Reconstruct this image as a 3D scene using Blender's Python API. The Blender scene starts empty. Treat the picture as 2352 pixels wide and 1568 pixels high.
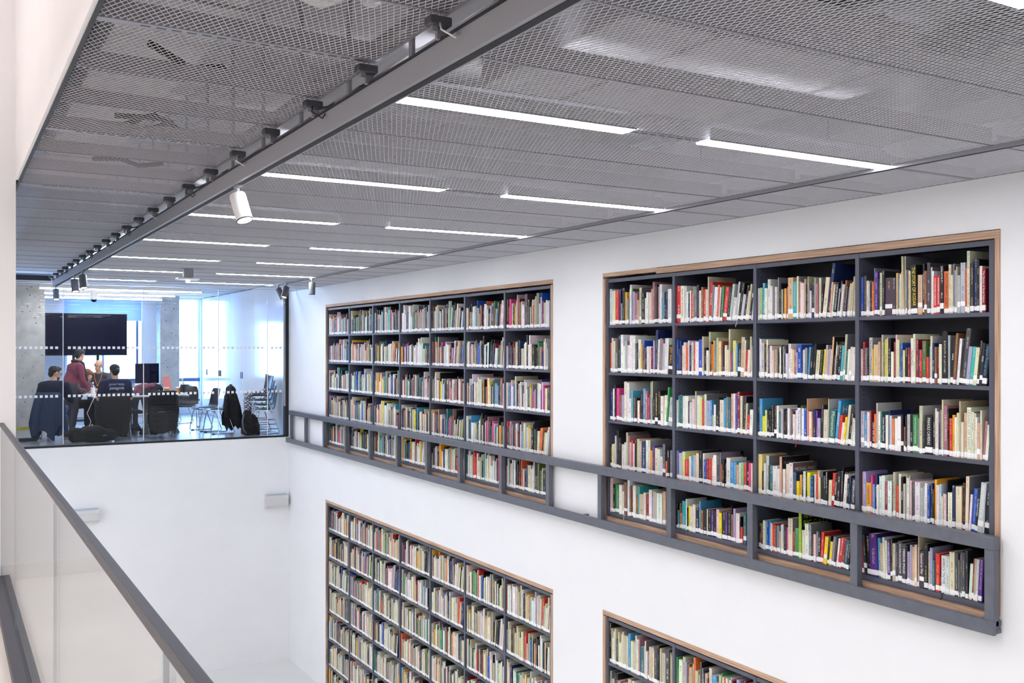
import bpy, bmesh, math, random
from mathutils import Vector, Matrix, Euler

# ------------------------------------------------------------------ camera, world, exposure
sc = bpy.context.scene
COL = sc.collection
F_PX, HORIZON, YAW, EYE = 2230.0, 799.0, math.radians(30.355), 1.617
cam_d = bpy.data.cameras.new('camera')
cam = bpy.data.objects.new('camera', cam_d); COL.objects.link(cam)
cam_d.sensor_width = 36.0
cam_d.lens = F_PX / 2352.0 * 36.0
cam_d.shift_y = (HORIZON - 784.0) / 2352.0
cam_d.clip_start, cam_d.clip_end = 0.05, 200
cam.location = (0, 0, EYE)
cam.rotation_euler = (math.pi / 2, 0, -YAW)
sc.camera = cam

W = bpy.data.worlds.new('sky'); sc.world = W; W.use_nodes = True
bg = W.node_tree.nodes['Background']
bg.inputs[0].default_value = (0.35, 0.61, 1.0, 1)
bg.inputs[1].default_value = 11.5
LAMP, WALK, LOWER = 22.0, 24.0, 29.0   # emission of the ceiling strips, added walkway and lower level fill lamps
vs = sc.view_settings
vs.view_transform = 'Standard'; vs.look = 'None'; vs.gamma = 1.0; vs.use_curve_mapping = False
vs.exposure = 0.86
try:
    sc.cycles.use_denoising = True
    sc.cycles.max_bounces = 8
    sc.cycles.diffuse_bounces = 4
    sc.cycles.transparent_max_bounces = 16
    sc.cycles.caustics_reflective = False
    sc.cycles.caustics_refractive = False
except Exception:
    pass
rng = random.Random(7)

# ------------------------------------------------------------------ helpers
def lin(h):
    h = h.lstrip('#')
    v = [int(h[i:i + 2], 16) / 255 for i in (0, 2, 4)]
    return tuple(c / 12.92 if c <= 0.04045 else ((c + 0.055) / 1.055) ** 2.4 for c in v)

def mat(name, hexcol, rough=0.6, metal=0.0, var=0.0, scale=8.0, bump=0.0, bscale=60.0, spec=0.5, coat=0.0, emit=0.0):
    m = bpy.data.materials.new(name); m.use_nodes = True
    nt = m.node_tree; b = nt.nodes['Principled BSDF']
    c = lin(hexcol)
    b.inputs['Base Color'].default_value = (*c, 1)
    b.inputs['Roughness'].default_value = rough
    b.inputs['Metallic'].default_value = metal
    b.inputs['Specular IOR Level'].default_value = spec
    b.inputs['Coat Weight'].default_value = coat
    if emit:
        b.inputs['Emission Color'].default_value = (*c, 1)
        b.inputs['Emission Strength'].default_value = emit
    if var or bump:
        tc = nt.nodes.new('ShaderNodeTexCoord')
    if var:
        n = nt.nodes.new('ShaderNodeTexNoise'); n.inputs['Scale'].default_value = scale; n.inputs['Detail'].default_value = 5
        nt.links.new(tc.outputs['Object'], n.inputs['Vector'])
        r = nt.nodes.new('ShaderNodeValToRGB')
        r.color_ramp.elements[0].position = 0.3; r.color_ramp.elements[1].position = 0.7
        r.color_ramp.elements[0].color = (*[x * (1 - var) for x in c], 1)
        r.color_ramp.elements[1].color = (*[min(1, x * (1 + var)) for x in c], 1)
        nt.links.new(n.outputs['Fac'], r.inputs['Fac']); nt.links.new(r.outputs['Color'], b.inputs['Base Color'])
    if bump:
        n2 = nt.nodes.new('ShaderNodeTexNoise'); n2.inputs['Scale'].default_value = bscale; n2.inputs['Detail'].default_value = 4
        nt.links.new(tc.outputs['Object'], n2.inputs['Vector'])
        bp = nt.nodes.new('ShaderNodeBump'); bp.inputs['Strength'].default_value = bump; bp.inputs['Distance'].default_value = 0.01
        nt.links.new(n2.outputs['Fac'], bp.inputs['Height']); nt.links.new(bp.outputs['Normal'], b.inputs['Normal'])
    return m

def glass_mat(name, tint='#ffffff', ior=1.5, rough=0.0):
    m = bpy.data.materials.new(name); m.use_nodes = True
    nt = m.node_tree; nt.nodes.clear()
    o = nt.nodes.new('ShaderNodeOutputMaterial'); mx = nt.nodes.new('ShaderNodeMixShader')
    fr = nt.nodes.new('ShaderNodeFresnel'); fr.inputs['IOR'].default_value = ior
    tr = nt.nodes.new('ShaderNodeBsdfTransparent'); tr.inputs['Color'].default_value = (*lin(tint), 1)
    gl = nt.nodes.new('ShaderNodeBsdfGlossy'); gl.inputs['Roughness'].default_value = rough
    ge = nt.nodes.new('ShaderNodeNewGeometry'); im = nt.nodes.new('ShaderNodeMix')      # same reflectance from both faces of the thin sheet
    im.inputs['A'].default_value = ior; im.inputs['B'].default_value = 1.0 / ior
    nt.links.new(ge.outputs['Backfacing'], im.inputs['Factor']); nt.links.new(im.outputs['Result'], fr.inputs['IOR'])
    nt.links.new(fr.outputs[0], mx.inputs[0]); nt.links.new(tr.outputs[0], mx.inputs[1]); nt.links.new(gl.outputs[0], mx.inputs[2])
    nt.links.new(mx.outputs[0], o.inputs['Surface'])
    return m

def plywood_mat(name, axis):
    """laminated edge: fine darker plies stacked along the given object axis"""
    m = bpy.data.materials.new(name); m.use_nodes = True
    nt = m.node_tree; b = nt.nodes['Principled BSDF']; b.inputs['Roughness'].default_value = 0.55
    tc = nt.nodes.new('ShaderNodeTexCoord'); mp = nt.nodes.new('ShaderNodeMapping')
    nt.links.new(tc.outputs['Object'], mp.inputs['Vector'])
    s = [3.0, 3.0, 3.0]; s['XYZ'.index(axis)] = 260.0
    mp.inputs['Scale'].default_value = s
    n = nt.nodes.new('ShaderNodeTexNoise'); n.inputs['Scale'].default_value = 1.0; n.inputs['Detail'].default_value = 3
    nt.links.new(mp.outputs[0], n.inputs['Vector'])
    r = nt.nodes.new('ShaderNodeValToRGB')
    r.color_ramp.elements[0].position = 0.35; r.color_ramp.elements[0].color = (*lin('#a07c63'), 1)
    r.color_ramp.elements[1].position = 0.62; r.color_ramp.elements[1].color = (*lin('#d3b196'), 1)
    nt.links.new(n.outputs['Fac'], r.inputs['Fac']); nt.links.new(r.outputs['Color'], b.inputs['Base Color'])
    return m

class MB:
    """collects shapes in one mesh; build() links it as one object"""
    def __init__(self):
        self.v = []; self.f = []
    def add(self, verts, faces):
        o = len(self.v); self.v += [tuple(p) for p in verts]; self.f += [tuple(i + o for i in f) for f in faces]; return self
    def box(self, x0, x1, y0, y1, z0, z1):
        v = [(x0, y0, z0), (x1, y0, z0), (x1, y1, z0), (x0, y1, z0), (x0, y0, z1), (x1, y0, z1), (x1, y1, z1), (x0, y1, z1)]
        return self.add(v, [(0, 3, 2, 1), (4, 5, 6, 7), (0, 1, 5, 4), (1, 2, 6, 5), (2, 3, 7, 6), (3, 0, 4, 7)])
    def cbox(self, c, s, rot=None):
        hx, hy, hz = s[0] / 2, s[1] / 2, s[2] / 2
        R = rot if rot else Matrix.Identity(3)
        pts = [Vector(c) + R @ Vector(p) for p in ((-hx, -hy, -hz), (hx, -hy, -hz), (hx, hy, -hz), (-hx, hy, -hz), (-hx, -hy, hz), (hx, -hy, hz), (hx, hy, hz), (-hx, hy, hz))]
        return self.add(pts, [(0, 3, 2, 1), (4, 5, 6, 7), (0, 1, 5, 4), (1, 2, 6, 5), (2, 3, 7, 6), (3, 0, 4, 7)])
    def tube(self, pts, r, n=8, closed=False, caps=True):
        pts = [Vector(p) for p in pts]; m = len(pts)
        rr = r if isinstance(r, (list, tuple)) else [r] * m
        rings = []; up = None
        for i, p in enumerate(pts):
            a = pts[(i - 1) % m] if (closed or i) else p
            c = pts[(i + 1) % m] if (closed or i < m - 1) else p
            t = (c - a).normalized() if (c - a).length > 1e-9 else Vector((0, 0, 1))
            if up is None:
                up = Vector((0, 0, 1)) if abs(t.z) < 0.9 else Vector((1, 0, 0))
            u = (up - t * up.dot(t))
            if u.length < 1e-6: u = t.orthogonal()
            u.normalize(); w = t.cross(u); up = u
            rings.append([p + (u * math.cos(2 * math.pi * k / n) + w * math.sin(2 * math.pi * k / n)) * rr[i] for k in range(n)])
        v = [q for R_ in rings for q in R_]; f = []
        for i in range(m if closed else m - 1):
            j = (i + 1) % m
            for k in range(n):
                f.append((i * n + k, i * n + (k + 1) % n, j * n + (k + 1) % n, j * n + k))
        if caps and not closed:
            f.append(tuple(range(n - 1, -1, -1))); f.append(tuple((m - 1) * n + k for k in range(n)))
        return self.add(v, f)
    def lathe(self, prof, n=20, o=(0, 0, 0), M=None, caps=True):
        v = []; f = []
        for r, z in prof:
            for k in range(n):
                p = Vector((r * math.cos(2 * math.pi * k / n), r * math.sin(2 * math.pi * k / n), z))
                if M: p = M @ p
                v.append(Vector(o) + p)
        for i in range(len(prof) - 1):
            for k in range(n):
                f.append((i * n + k, i * n + (k + 1) % n, (i + 1) * n + (k + 1) % n, (i + 1) * n + k))
        if caps: f.append(tuple(range(n - 1, -1, -1))); f.append(tuple((len(prof) - 1) * n + k for k in range(n)))
        return self.add(v, f)
    def prism(self, poly, x0, x1, axis='X'):
        """polygon (a,b) extruded along axis"""
        n = len(poly); v = []
        for x in (x0, x1):
            for a, b in poly:
                v.append({'X': (x, a, b), 'Y': (a, x, b), 'Z': (a, b, x)}[axis])
        f = [tuple(range(n - 1, -1, -1)), tuple(range(n, 2 * n))]
        f += [(i, (i + 1) % n, n + (i + 1) % n, n + i) for i in range(n)]
        return self.add(v, f)
    def capsule(self, p0, r0, p1, r1, n=12, hemi=3):
        p0, p1 = Vector(p0), Vector(p1); t = (p1 - p0)
        L = t.length; t = t.normalized() if L > 1e-9 else Vector((0, 0, 1))
        pts = []; rr = []
        for i in range(hemi, 0, -1):
            a = math.pi / 2 * i / hemi * 0.999
            pts.append(p0 - t * r0 * math.sin(a)); rr.append(max(1e-4, r0 * math.cos(a)))
        pts.append(p0); rr.append(r0); pts.append(p1); rr.append(r1)
        for i in range(1, hemi + 1):
            a = math.pi / 2 * i / hemi * 0.999
            pts.append(p1 + t * r1 * math.sin(a)); rr.append(max(1e-4, r1 * math.cos(a)))
        return self.tube(pts, rr, n)
    def ellipsoid(self, c, s, R=None, n=14, m=9):
        prof = [(math.sin(math.pi * i / m), -math.cos(math.pi * i / m)) for i in range(m + 1)]
        prof = [(max(1e-3, r), z) for r, z in prof]
        S = Matrix.Diagonal(Vector(s)); M = (R @ S) if R else S
        return self.lathe(prof, n, c, M)
    def build(self, name, m, parent=None, local=False, smooth=False, bevel=0.0, kind=None, mesh=None):
        me = mesh or bpy.data.meshes.new(name)
        off = Vector((0, 0, 0))
        if parent is not None and not local:
            q = parent
            while q is not None: off += q.location; q = q.parent
        if mesh is None:
            me.from_pydata([(p[0] - off.x, p[1] - off.y, p[2] - off.z) for p in self.v], [], self.f)
            if m is not None: me.materials.append(m)
            bm = bmesh.new(); bm.from_mesh(me); bmesh.ops.recalc_face_normals(bm, faces=bm.faces[:])
            if bevel:
                bmesh.ops.bevel(bm, geom=bm.edges[:], offset=bevel, segments=2, profile=0.5, affect='EDGES', clamp_overlap=True)
            bm.to_mesh(me); bm.free()
            if smooth:
                for p in me.polygons: p.use_smooth = True
        o = bpy.data.objects.new(name, me); COL.objects.link(o)
        if parent is not None: o.parent = parent
        if kind: o['kind'] = kind
        return o

def smooth_by_angle(o, deg=40):
    me = o.data
    for p in me.polygons: p.use_smooth = True
    bm = bmesh.new(); bm.from_mesh(me)
    for e in bm.edges:
        e.smooth = (len(e.link_faces) == 2 and e.calc_face_angle(3.2) < math.radians(deg))
    bm.to_mesh(me); bm.free()

def thing(name, label, cat, loc=(0, 0, 0), rz=0.0, group=None):
    o = bpy.data.objects.new(name, None); COL.objects.link(o)
    o.empty_display_size = 0.1
    o.location = loc; o.rotation_euler = (0, 0, rz)
    o['label'] = label; o['category'] = cat
    if group: o['group'] = group
    return o

def tag(o, label, cat, group=None):
    o['label'] = label; o['category'] = cat
    if group: o['group'] = group
    return o

def struct(name, mb, m, parent=None, label=None, **k):
    o = mb.build(name, m, parent, **k)
    if parent is None:
        o['kind'] = 'structure'
        if label: o['label'] = label
    return o

def dup(o, parent=None):
    c = o.copy(); COL.objects.link(c)
    if parent is not None: c.parent = parent
    for ch in list(o.children): dup(ch, c)
    return c

def text_mesh(s, size, align='CENTER'):
    cu = bpy.data.curves.new('lettering', 'FONT'); cu.body = s; cu.size = size; cu.resolution_u = 2
    cu.align_x = align; cu.align_y = 'CENTER'
    o = bpy.data.objects.new('lettering', cu); COL.objects.link(o)
    dg = bpy.context.evaluated_depsgraph_get()
    me = bpy.data.meshes.new_from_object(o.evaluated_get(dg))
    bpy.data.objects.remove(o); bpy.data.curves.remove(cu)
    return me

# ------------------------------------------------------------------ materials
M = {}
M['wall'] = mat('white_plaster', '#f2f2f4', 0.7, var=0.012, scale=2.0, bump=0.05, bscale=120)
M['floor'] = mat('polished_concrete', '#efece7', 0.22, var=0.06, scale=1.3, bump=0.03, bscale=20)
M['floor_low'] = mat('pale_floor', '#e4e4e1', 0.5, var=0.03, scale=1.0)
M['floor_room'] = mat('grey_concrete_floor', '#8f939b', 0.22, var=0.12, scale=1.5)
M['slab'] = mat('plenum_grey', '#aeacb1', 0.8, var=0.08, scale=3)
M['mesh'] = mat('expanded_metal', '#cdcdd4', 0.5)
M['rail'] = mat('grey_rail', '#9a9ba2', 0.5, metal=0.2)
M['beam'] = mat('grey_beam_paint', '#97989e', 0.45, metal=0.1)
M['bracket'] = mat('dark_bracket', '#54555b', 0.5, metal=0.3)
M['steel'] = mat('slate_steel_paint', '#525564', 0.42, var=0.04, scale=6)
M['steel_shade'] = mat('slate_steel_shade', '#2b2e3a', 0.55)  # darker slate paint: shade inside the bookcases is put into the colour
M['guard'] = mat('slate_guard_paint', '#60636e', 0.38, var=0.1, scale=14)
M['hand'] = mat('dark_handrail', '#3c3d47', 0.45, metal=0.0, var=0.04, scale=10)
M['black'] = mat('black_frame', '#17181d', 0.5)
M['dark'] = mat('dark_gap', '#2b2c33', 0.8)
M['white'] = mat('white_paint', '#f0efed', 0.4)
M['plyZ'] = plywood_mat('plywood_edge_flat', 'Z')
M['plyY'] = plywood_mat('plywood_edge_upright', 'Y')
M['glass'] = glass_mat('clear_glass', '#fbfdfd')
M['partition'] = glass_mat('low_reflection_glass', '#fbfdff', 1.26)
M['pane'] = glass_mat('window_glass', '#f4faff')
M['gedge'] = mat('glass_edge', '#7f96a6', 0.2)
M['frit'] = mat('frosted_dot', '#eceef2', 0.6)
M['lamp'] = mat('light_diffuser', '#fafbff', 0.5, emit=LAMP)
M['lamp2'] = mat('pendant_diffuser', '#ffffff', 0.5, emit=28)
M['lens'] = mat('spot_lens', '#fff8ee', 0.3, emit=5)
M['chrome'] = mat('chrome_steel', '#c9ccd2', 0.12, metal=1.0)
M['spot_w'] = mat('white_lamp_body', '#e6e6e8', 0.35)
M['spot_g'] = mat('grey_lamp_body', '#6a6b72', 0.35)
# ------------------------------------------------------------------ the room shell
XW, YG = 5.5, 17.55            # bookcase wall plane, glass wall plane
ZB = -4.1                      # lower floor
CZ, CZL, CZM = 2.662, 2.798, 2.85
U1, U2, ZT = (3.563, 7.651), (8.544, 15.539), 2.336
ZL = -0.908

mb = MB()
yb = (-3.2, U1[0], U1[1], U2[0], U2[1], YG + 0.2)
mb.box(XW, 6.05, yb[0], yb[1], ZB, 3.6); mb.box(XW, 6.05, yb[2], yb[3], ZB, 3.6); mb.box(XW, 6.05, yb[4], yb[5], ZB, 3.6)
for a, b in (U1, U2):
    mb.box(XW, 6.05, a, b, ZT, 3.6); mb.box(XW, 6.05, a, b, ZL, -0.03); mb.box(5.95, 6.05, a, b, ZB, 3.6)
struct('wall_right', mb, M['wall'], label='white plaster wall with recessed bookcases')
struct('wall_far', MB().box(-3.0, 6.05, YG, YG + 0.25, ZB, -0.02), M['wall'], label='white wall below the glass partition')
struct('wall_back', MB().box(-3.2, 6.05, -3.4, -3.2, ZB, 8.5), M['wall'])
struct('wall_left', MB().box(-3.2, -3.0, -3.2, 7.8, -0.3, 8.5), M['wall'])
struct('wall_walkway_end', MB().box(-3.0, 0.4365, 7.6, 7.8, -0.35, 8.5), M['wall'], label='white wall closing the walkway')
struct('baseboard_walkway_end', MB().box(-3.0, 0.33, 7.582, 7.6, 0, 0.11), M['white'])
struct('wall_void_side', MB().box(0.20, 0.40, 7.8, YG + 0.25, -0.35, 3.6), M['wall'])
struct('wall_lower_left', MB().box(-3.2, -3.0, -3.2, YG, ZB, -0.3), M['wall'])
struct('ceiling_lower', MB().box(-3.0, 0.40, 7.6, YG, -0.35, -0.25), M['wall'])
struct('wall_bulkhead', MB().box(0.436, 0.452, -3.2, 7.6, 2.79, 8.5), M['wall'], label='white bulkhead above the mesh ceiling edge')
struct('floor', MB().box(-3.0, 0.36, -3.2, 7.6, -0.35, 0.0), M['floor'], label='pale polished concrete walkway floor')
struct('floor_lower', MB().box(-3.2, 6.05, -3.4, YG + 0.25, ZB - 0.1, ZB), M['floor_low'], label='pale floor of the lower level')
struct('ceiling_walkway', MB().box(-3.2, 0.45, -3.4, 7.8, 8.5, 8.6), M['wall'])
ceil = struct('ceiling', MB().box(0.456, 6.05, -3.4, YG + 0.2, 3.5, 3.6), M['slab'], label='grey slab above the expanded metal ceiling panels')

# expanded metal sheet: diamond openings, long way along Y, strands tilted
def expanded(a, b):
    S, L, w, th, tilt = 0.0245, 0.0580, 0.0025, 0.0019, math.radians(38)
    S = a / round(a / S); L = b / round(b / L * 2) * 2
    wx, wz = math.cos(tilt) * w / 2, -math.sin(tilt) * w / 2
    nx, nz = math.sin(tilt) * th / 2, math.cos(tilt) * th / 2
    V = []; Fc = []
    ni, nj = round(a / (S / 2)), round(b / (L / 2))
    for j in range(nj):
        y0 = j * L / 2; y1 = y0 + L / 2
        for i in range(ni):
            if (i + j) % 2 == 0: x0, x1 = i * S / 2, (i + 1) * S / 2
            else: x0, x1 = (i + 1) * S / 2, i * S / 2
            o = len(V)
            for (x, y) in ((x0, y0), (x1, y1)):
                V += [(x - wx - nx, y, -wz - nz), (x + wx - nx, y, wz - nz), (x + wx + nx, y, wz + nz), (x - wx + nx, y, -wz + nz)]
            for k in range(4):
                Fc.append((o + k, o + (k + 1) % 4, o + 4 + (k + 1) % 4, o + 4 + k))
    me = bpy.data.meshes.new('mesh_panel'); me.from_pydata(V, [], Fc); me.materials.append(M['mesh'])
    return me

RP, RY0 = 0.671, 3.74
rails_y = [RY0 + RP * k for k in range(-7, 21)]
me_r = expanded(4.655 - 1.59, RP - 0.013); me_s = expanded(5.495 - 4.72, RP - 0.013); me_l = expanded(1.53 - 0.475, RP - 0.013)
rail_meshes = {}
def rail(x0, x1, y, z, w, h):
    key = (round(x1 - x0, 3), w, h)
    if key not in rail_meshes:
        m_ = MB().box(0, x1 - x0, -w / 2, w / 2, -0.004, h)
        if w > 0.04:                                   # slots along the wide carrier's underside
            pass
        o = m_.build('ceiling_rail', M['rail'], ceil, local=True); rail_meshes[key] = o.data
    else:
        o = MB().build('ceiling_rail', None, ceil, local=True, mesh=rail_meshes[key])
    o.location = (x0, y, z); return o
slot_me = None
for k, y in enumerate(rails_y):
    lightrow = (k - 7) % 3 == 0
    w = 0.05 if lightrow else 0.010
    rail(1.585, 4.66, y, CZ, w, 0.085); rail(4.715, 5.498, y, CZ, 0.010 if not lightrow else 0.03, 0.06)
    rl = rail(0.47, 1.535, y, CZL, w, 0.07)
    if lightrow:                                       # punched slots in the carrier
        for (xa, xb, zz) in ((0.62, 1.45, CZL), (2.86, 3.29, CZ)):
            m_ = MB(); x = xa
            while x < xb:
                m_.box(x, x + 0.035, y - 0.004, y + 0.004, zz - 0.0055, zz - 0.0035); x += 0.055
            m_.build('carrier_slots', M['bracket'], ceil, kind='stuff')
    if k < len(rails_y) - 1:
        for me, x0, z in ((me_r, 1.59, CZ), (me_s, 4.72, CZ), (me_l, 0.475, CZL)):
            o = bpy.data.objects.new('mesh_panel', me); COL.objects.link(o); o.parent = ceil; o.location = (x0, y + 0.007, z)
MB().box(0.4525, 0.468, -3.2, YG - 0.05, CZL - 0.014, CZL + 0.04).build('edge_trim', M['black'], ceil)
MB().box(0.44, 1.52, YG - 0.06, YG - 0.02, 2.715, 2.80).build('end_trim', M['black'], ceil)
MB().box(1.528, 1.542, -3.2, YG - 0.05, CZL - 0.004, CZL + 0.03).build('panel_edge', M['rail'], ceil)
MB().box(5.488, 5.499, -3.2, YG - 0.05, CZ - 0.004, CZ + 0.03).build('panel_edge', M['rail'], ceil)
# services above the panels
dm = M['duct'] = mat('duct_sheet', '#aeadb2', 0.6, var=0.05)
def duct(label, x0, x1, y0, y1, z0, z1, seams='X'):
    t = thing('air_duct', label, 'duct', ((x0 + x1) / 2, (y0 + y1) / 2, z0))
    MB().box(x0, x1, y0, y1, z0, z1).build('duct_body', dm, t, bevel=0.01)
    n = 0
    if seams == 'X':
        x = x0 + 0.5
        while x < x1 - 0.2:
            MB().box(x, x + 0.03, y0 - 0.015, y1 + 0.015, z0 - 0.015, z1 + 0.015).build('duct_flange', dm, t); x += 1.1
    else:
        y = y0 + 0.5
        while y < y1 - 0.2:
            MB().box(x0 - 0.015, x1 + 0.015, y, y + 0.03, z0 - 0.015, z1 + 0.015).build('duct_flange', dm, t); y += 1.2
duct('sheet metal duct above the ceiling beside the light beam', 0.62, 1.05, 3.4, 12.5, 2.98, 3.22, 'Y')
duct('wide flat duct above the ceiling near the top edge', 2.5, 4.4, 3.3, 4.6, 3.02, 3.3, 'X')
duct('flat cross duct above the second row of light strips', 2.1, 4.75, 6.1, 7.0, 2.98, 3.2, 'X')
duct('long duct above the ceiling strip along the bookcase wall', 4.85, 5.35, -1.0, 16.5, 2.95, 3.2, 'Y')
duct('flat cross duct above the middle light strips', 2.1, 4.6, 9.0, 9.9, 3.0, 3.25, 'X')
for i, (x, z, lab) in enumerate(((1.75, 2.98, 'round pipe above the ceiling next to the light beam'), (1.95, 3.1, 'thinner round pipe second from the light beam above the ceiling'))):
    t = thing('ceiling_pipe', lab, 'pipe', (x, 7, z))
    o = MB().tube([(x, -2, z), (x, 17, z)], 0.07 - 0.02 * i, 14).build('pipe_run', dm, t, smooth=True)
    for yy in range(-1, 17, 3):
        MB().tube([(x, yy, z), (x, yy + 0.04, z)], 0.082 - 0.02 * i, 14).build('pipe_clip', M['bracket'], t)
for i, (pts, lab) in enumerate((
        ([(0.75, 4.3, 2.9), (0.95, 4.45, 2.86), (1.1, 4.5, 2.9), (1.15, 4.7, 2.95), (1.3, 4.8, 2.9)], 'loose black cable lying on the left panels nearest the camera'),
        ([(0.8, 5.6, 2.87), (1.0, 5.5, 2.86), (1.12, 5.75, 2.9), (1.0, 5.95, 2.88), (0.85, 5.8, 2.86), (1.0, 5.6, 2.9), (1.25, 5.9, 2.87)], 'coiled black cable above the left mesh panels'),
        ([(0.85, 6.9, 2.86), (1.0, 6.8, 2.86), (1.15, 7.0, 2.86), (1.3, 6.95, 2.88)], 'short black cable above the left panels beyond the coil'))):
    tag(MB().tube(pts, 0.016, 8).build('ceiling_cable', M['black'], smooth=True), lab, 'cable')
tag(MB().tube([(0.75, 2.9, 2.98), (0.9, 3.25, 2.9), (1.2, 3.45, 2.92), (1.4, 3.3, 3.0), (1.5, 3.7, 3.05)], 0.05, 12).build('flexible_hose', M['white'], smooth=True), 'pale flexible hose curling above the left panels at the top', 'hose')

# ------------------------------------------------------------------ light strips
ords = ['first', 'second', 'third', 'fourth', 'fifth', 'sixth', 'seventh']
def strip_light(x0, x1, y, label, grp):
    t = thing('linear_light', label, 'light', ((x0 + x1) / 2, y, CZ - 0.03), group=grp)
    MB().box(x0, x1, y - 0.052, y + 0.052, CZ - 0.008, CZ - 0.004).build('diffuser', M['lamp'], t)
    MB().box(x0 - 0.004, x1 + 0.004, y - 0.058, y - 0.0525, CZ - 0.007, CZ + 0.06).build('housing', M['rail'], t)
    MB().box(x0 - 0.004, x1 + 0.004, y + 0.0525, y + 0.058, CZ - 0.007, CZ + 0.06).build('housing', M['rail'], t)
for k in range(-2, 7):
    y = RY0 + 3 * RP * k
    if k >= 0:
        a = f'lit ceiling light strip by the grey beam, {ords[k]} row from the camera'
        b = f'lit ceiling light strip by the bookcase wall, {ords[k]} row from the camera'
    else:
        a, b = [f'lit ceiling light strip {w_}, ' + ('just cut by the picture top' if k == -1 else 'behind the top of the picture') for w_ in ('by the grey beam', 'by the bookcase wall')]
    strip_light(1.60, 2.84, y, a, 'linear ceiling lights'); strip_light(3.31, 4.655, y, b, 'linear ceiling lights')

# unseen fill lamps added over and under the walkway to brighten the hall
def fill_lamp(label, x, y0, y1, z, m):
    t = thing('linear_light', label, 'light', (x, (y0 + y1) / 2, z - 0.05), group='added fill lamps around the walkway')
    MB().box(x - 0.05, x + 0.05, y0, y1, z - 0.05, z - 0.03).build('diffuser', m, t)
    for yy in (y0 + 0.2, y1 - 0.2): MB().tube([(x, yy, z - 0.03), (x, yy, z + (5.55 if z > 0 else 0.0))], 0.004, 6).build('suspension_rod', M['white'], t)
M['fill_w'] = mat('walkway_fill', '#fff0e8', 0.5, emit=WALK)
M['fill_l'] = mat('lower_fill', '#ffffff', 0.5, emit=LOWER)
for i, y in enumerate((-2.0, 1.4, 4.8)): fill_lamp(('first', 'second', 'third')[i] + ' added fill lamp hanging over the walkway, out of view', -1.3, y, y + 2.4, 2.95, M['fill_w'])
for i, y in enumerate((-1.5, 2.5, 6.5, 10.5, 14.0)): fill_lamp(('first', 'second', 'third', 'fourth', 'fifth')[i] + ' added fill lamp under the walkway, out of view', -1.2, y, y + 2.6, -0.35, M['fill_l'])

# ------------------------------------------------------------------ the beam, brackets, track
t = thing('lighting_beam', 'grey steel lighting beam running the length of the mesh ceiling', 'beam', (1.55, 0, 2.612))
MB().box(1.52, 1.526, -3.0, 17.3, 2.612, 2.707).build('beam_web', M['beam'], t)
MB().box(1.526, 1.585, -3.0, 17.3, 2.612, 2.622).build('beam_flange', M['beam'], t)
MB().box(1.579, 1.585, -3.0, 17.3, 2.622, 2.70).build('beam_web', M['beam'], t)
MB().box(1.512, 1.53, -3.0, 17.3, 2.703, 2.711).build('beam_lip', M['dark'], t)
MB().box(1.54, 1.572, -3.0, 17.28, 2.6095, 2.6118).build('track_slot', M['dark'], t)
for k, y in enumerate(rails_y):
    if y < 2.6: continue
    br = MB().box(1.455, 1.54, y - 0.028, y + 0.028, 2.742, 2.775).build('clamp_bracket', M['bracket'], t, bevel=0.006)
    MB().box(1.50, 1.535, y + 0.012, y + 0.03, 2.705, 2.742).box(1.47, 1.49, y - 0.012, y + 0.012, 2.722, 2.742).build('clamp_bolt', M['rail'], br)
    MB().box(1.552, 1.566, y - 0.33, y - 0.30, 2.705, 3.5).build('hanger', M['rail'], t)
    if k % 2 == 0:
        MB().tube([(1.48, y - 0.05, 2.74), (1.46, y - 0.10, 2.70), (1.50, y - 0.13, 2.67), (1.53, y - 0.10, 2.71)], 0.0035, 6).build('cable_loop', M['white'] if k % 4 else M['black'], t, smooth=True)
MB().prism([(2.62 + 0.13 * math.cos(a), 2.88 + 0.13 * math.sin(a)) for a in [math.pi * 2 * i / 20 for i in range(20)]], 1.50, 1.512, 'X').build('gusset_plate', M['beam'], t)
MB().box(1.50, 1.60, 1.9, 2.62, 2.75, 3.3).build('gusset_post', M['beam'], t)
t = thing('lighting_track', 'slim grey lighting track along the ceiling near the bookcase wall', 'track', (4.69, 0, 2.65))
MB().box(4.664, 4.712, -3.0, 15.95, 2.640, 2.68).build('track_body', M['rail'], t)
MB().box(4.678, 4.698, -3.0, 15.9, 2.6385, 2.6398).build('track_slot', M['dark'], t)
MB().box(4.66, 4.72, 15.95, 16.2, 2.635, 2.675).build('track_end', M['rail'], t)

def spotlight(label, x, y, ztop, tilt, az, bodymat, L=0.16, r=0.048):
    t = thing('spotlight', label, 'spotlight', (x, y, ztop), group='cylindrical track spotlights')
    R = Matrix.Rotation(az, 3, 'Z') @ Matrix.Rotation(tilt, 3, 'Y')
    piv = Vector((x, y, ztop - 0.075))
    MB().tube([(x, y, ztop), tuple(piv)], 0.009, 8).build('stem', bodymat, t)
    MB().cbox((x, y, ztop - 0.008), (0.03, 0.1, 0.016)).build('adapter', M['rail'], t)
    body = MB().lathe([(r * 0.92, 0.02), (r, 0.012), (r, -L), (r * 0.93, -L), (r * 0.86, -L + 0.02)], 24, piv, R).build('lamp_body', bodymat, t)
    smooth_by_angle(body, 35)
    MB().lathe([(r * 0.86, -L + 0.019), (r * 0.86, -L + 0.016)], 24, piv, R).build('lens', M['lens'], body)
    MB().lathe([(r * 1.01, -L + 0.004), (r * 1.01, -L - 0.003), (r * 0.93, -L - 0.003), (r * 0.93, -L + 0.004)], 24, piv, R, False).build('lens_ring', M['dark'], body)
    return t
R_ = math.radians
spotlight('large white spotlight hanging alone from the grey beam', 1.555, 5.97, 2.612, R_(-22), R_(-62), M['spot_w'], 0.155, 0.05)
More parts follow.
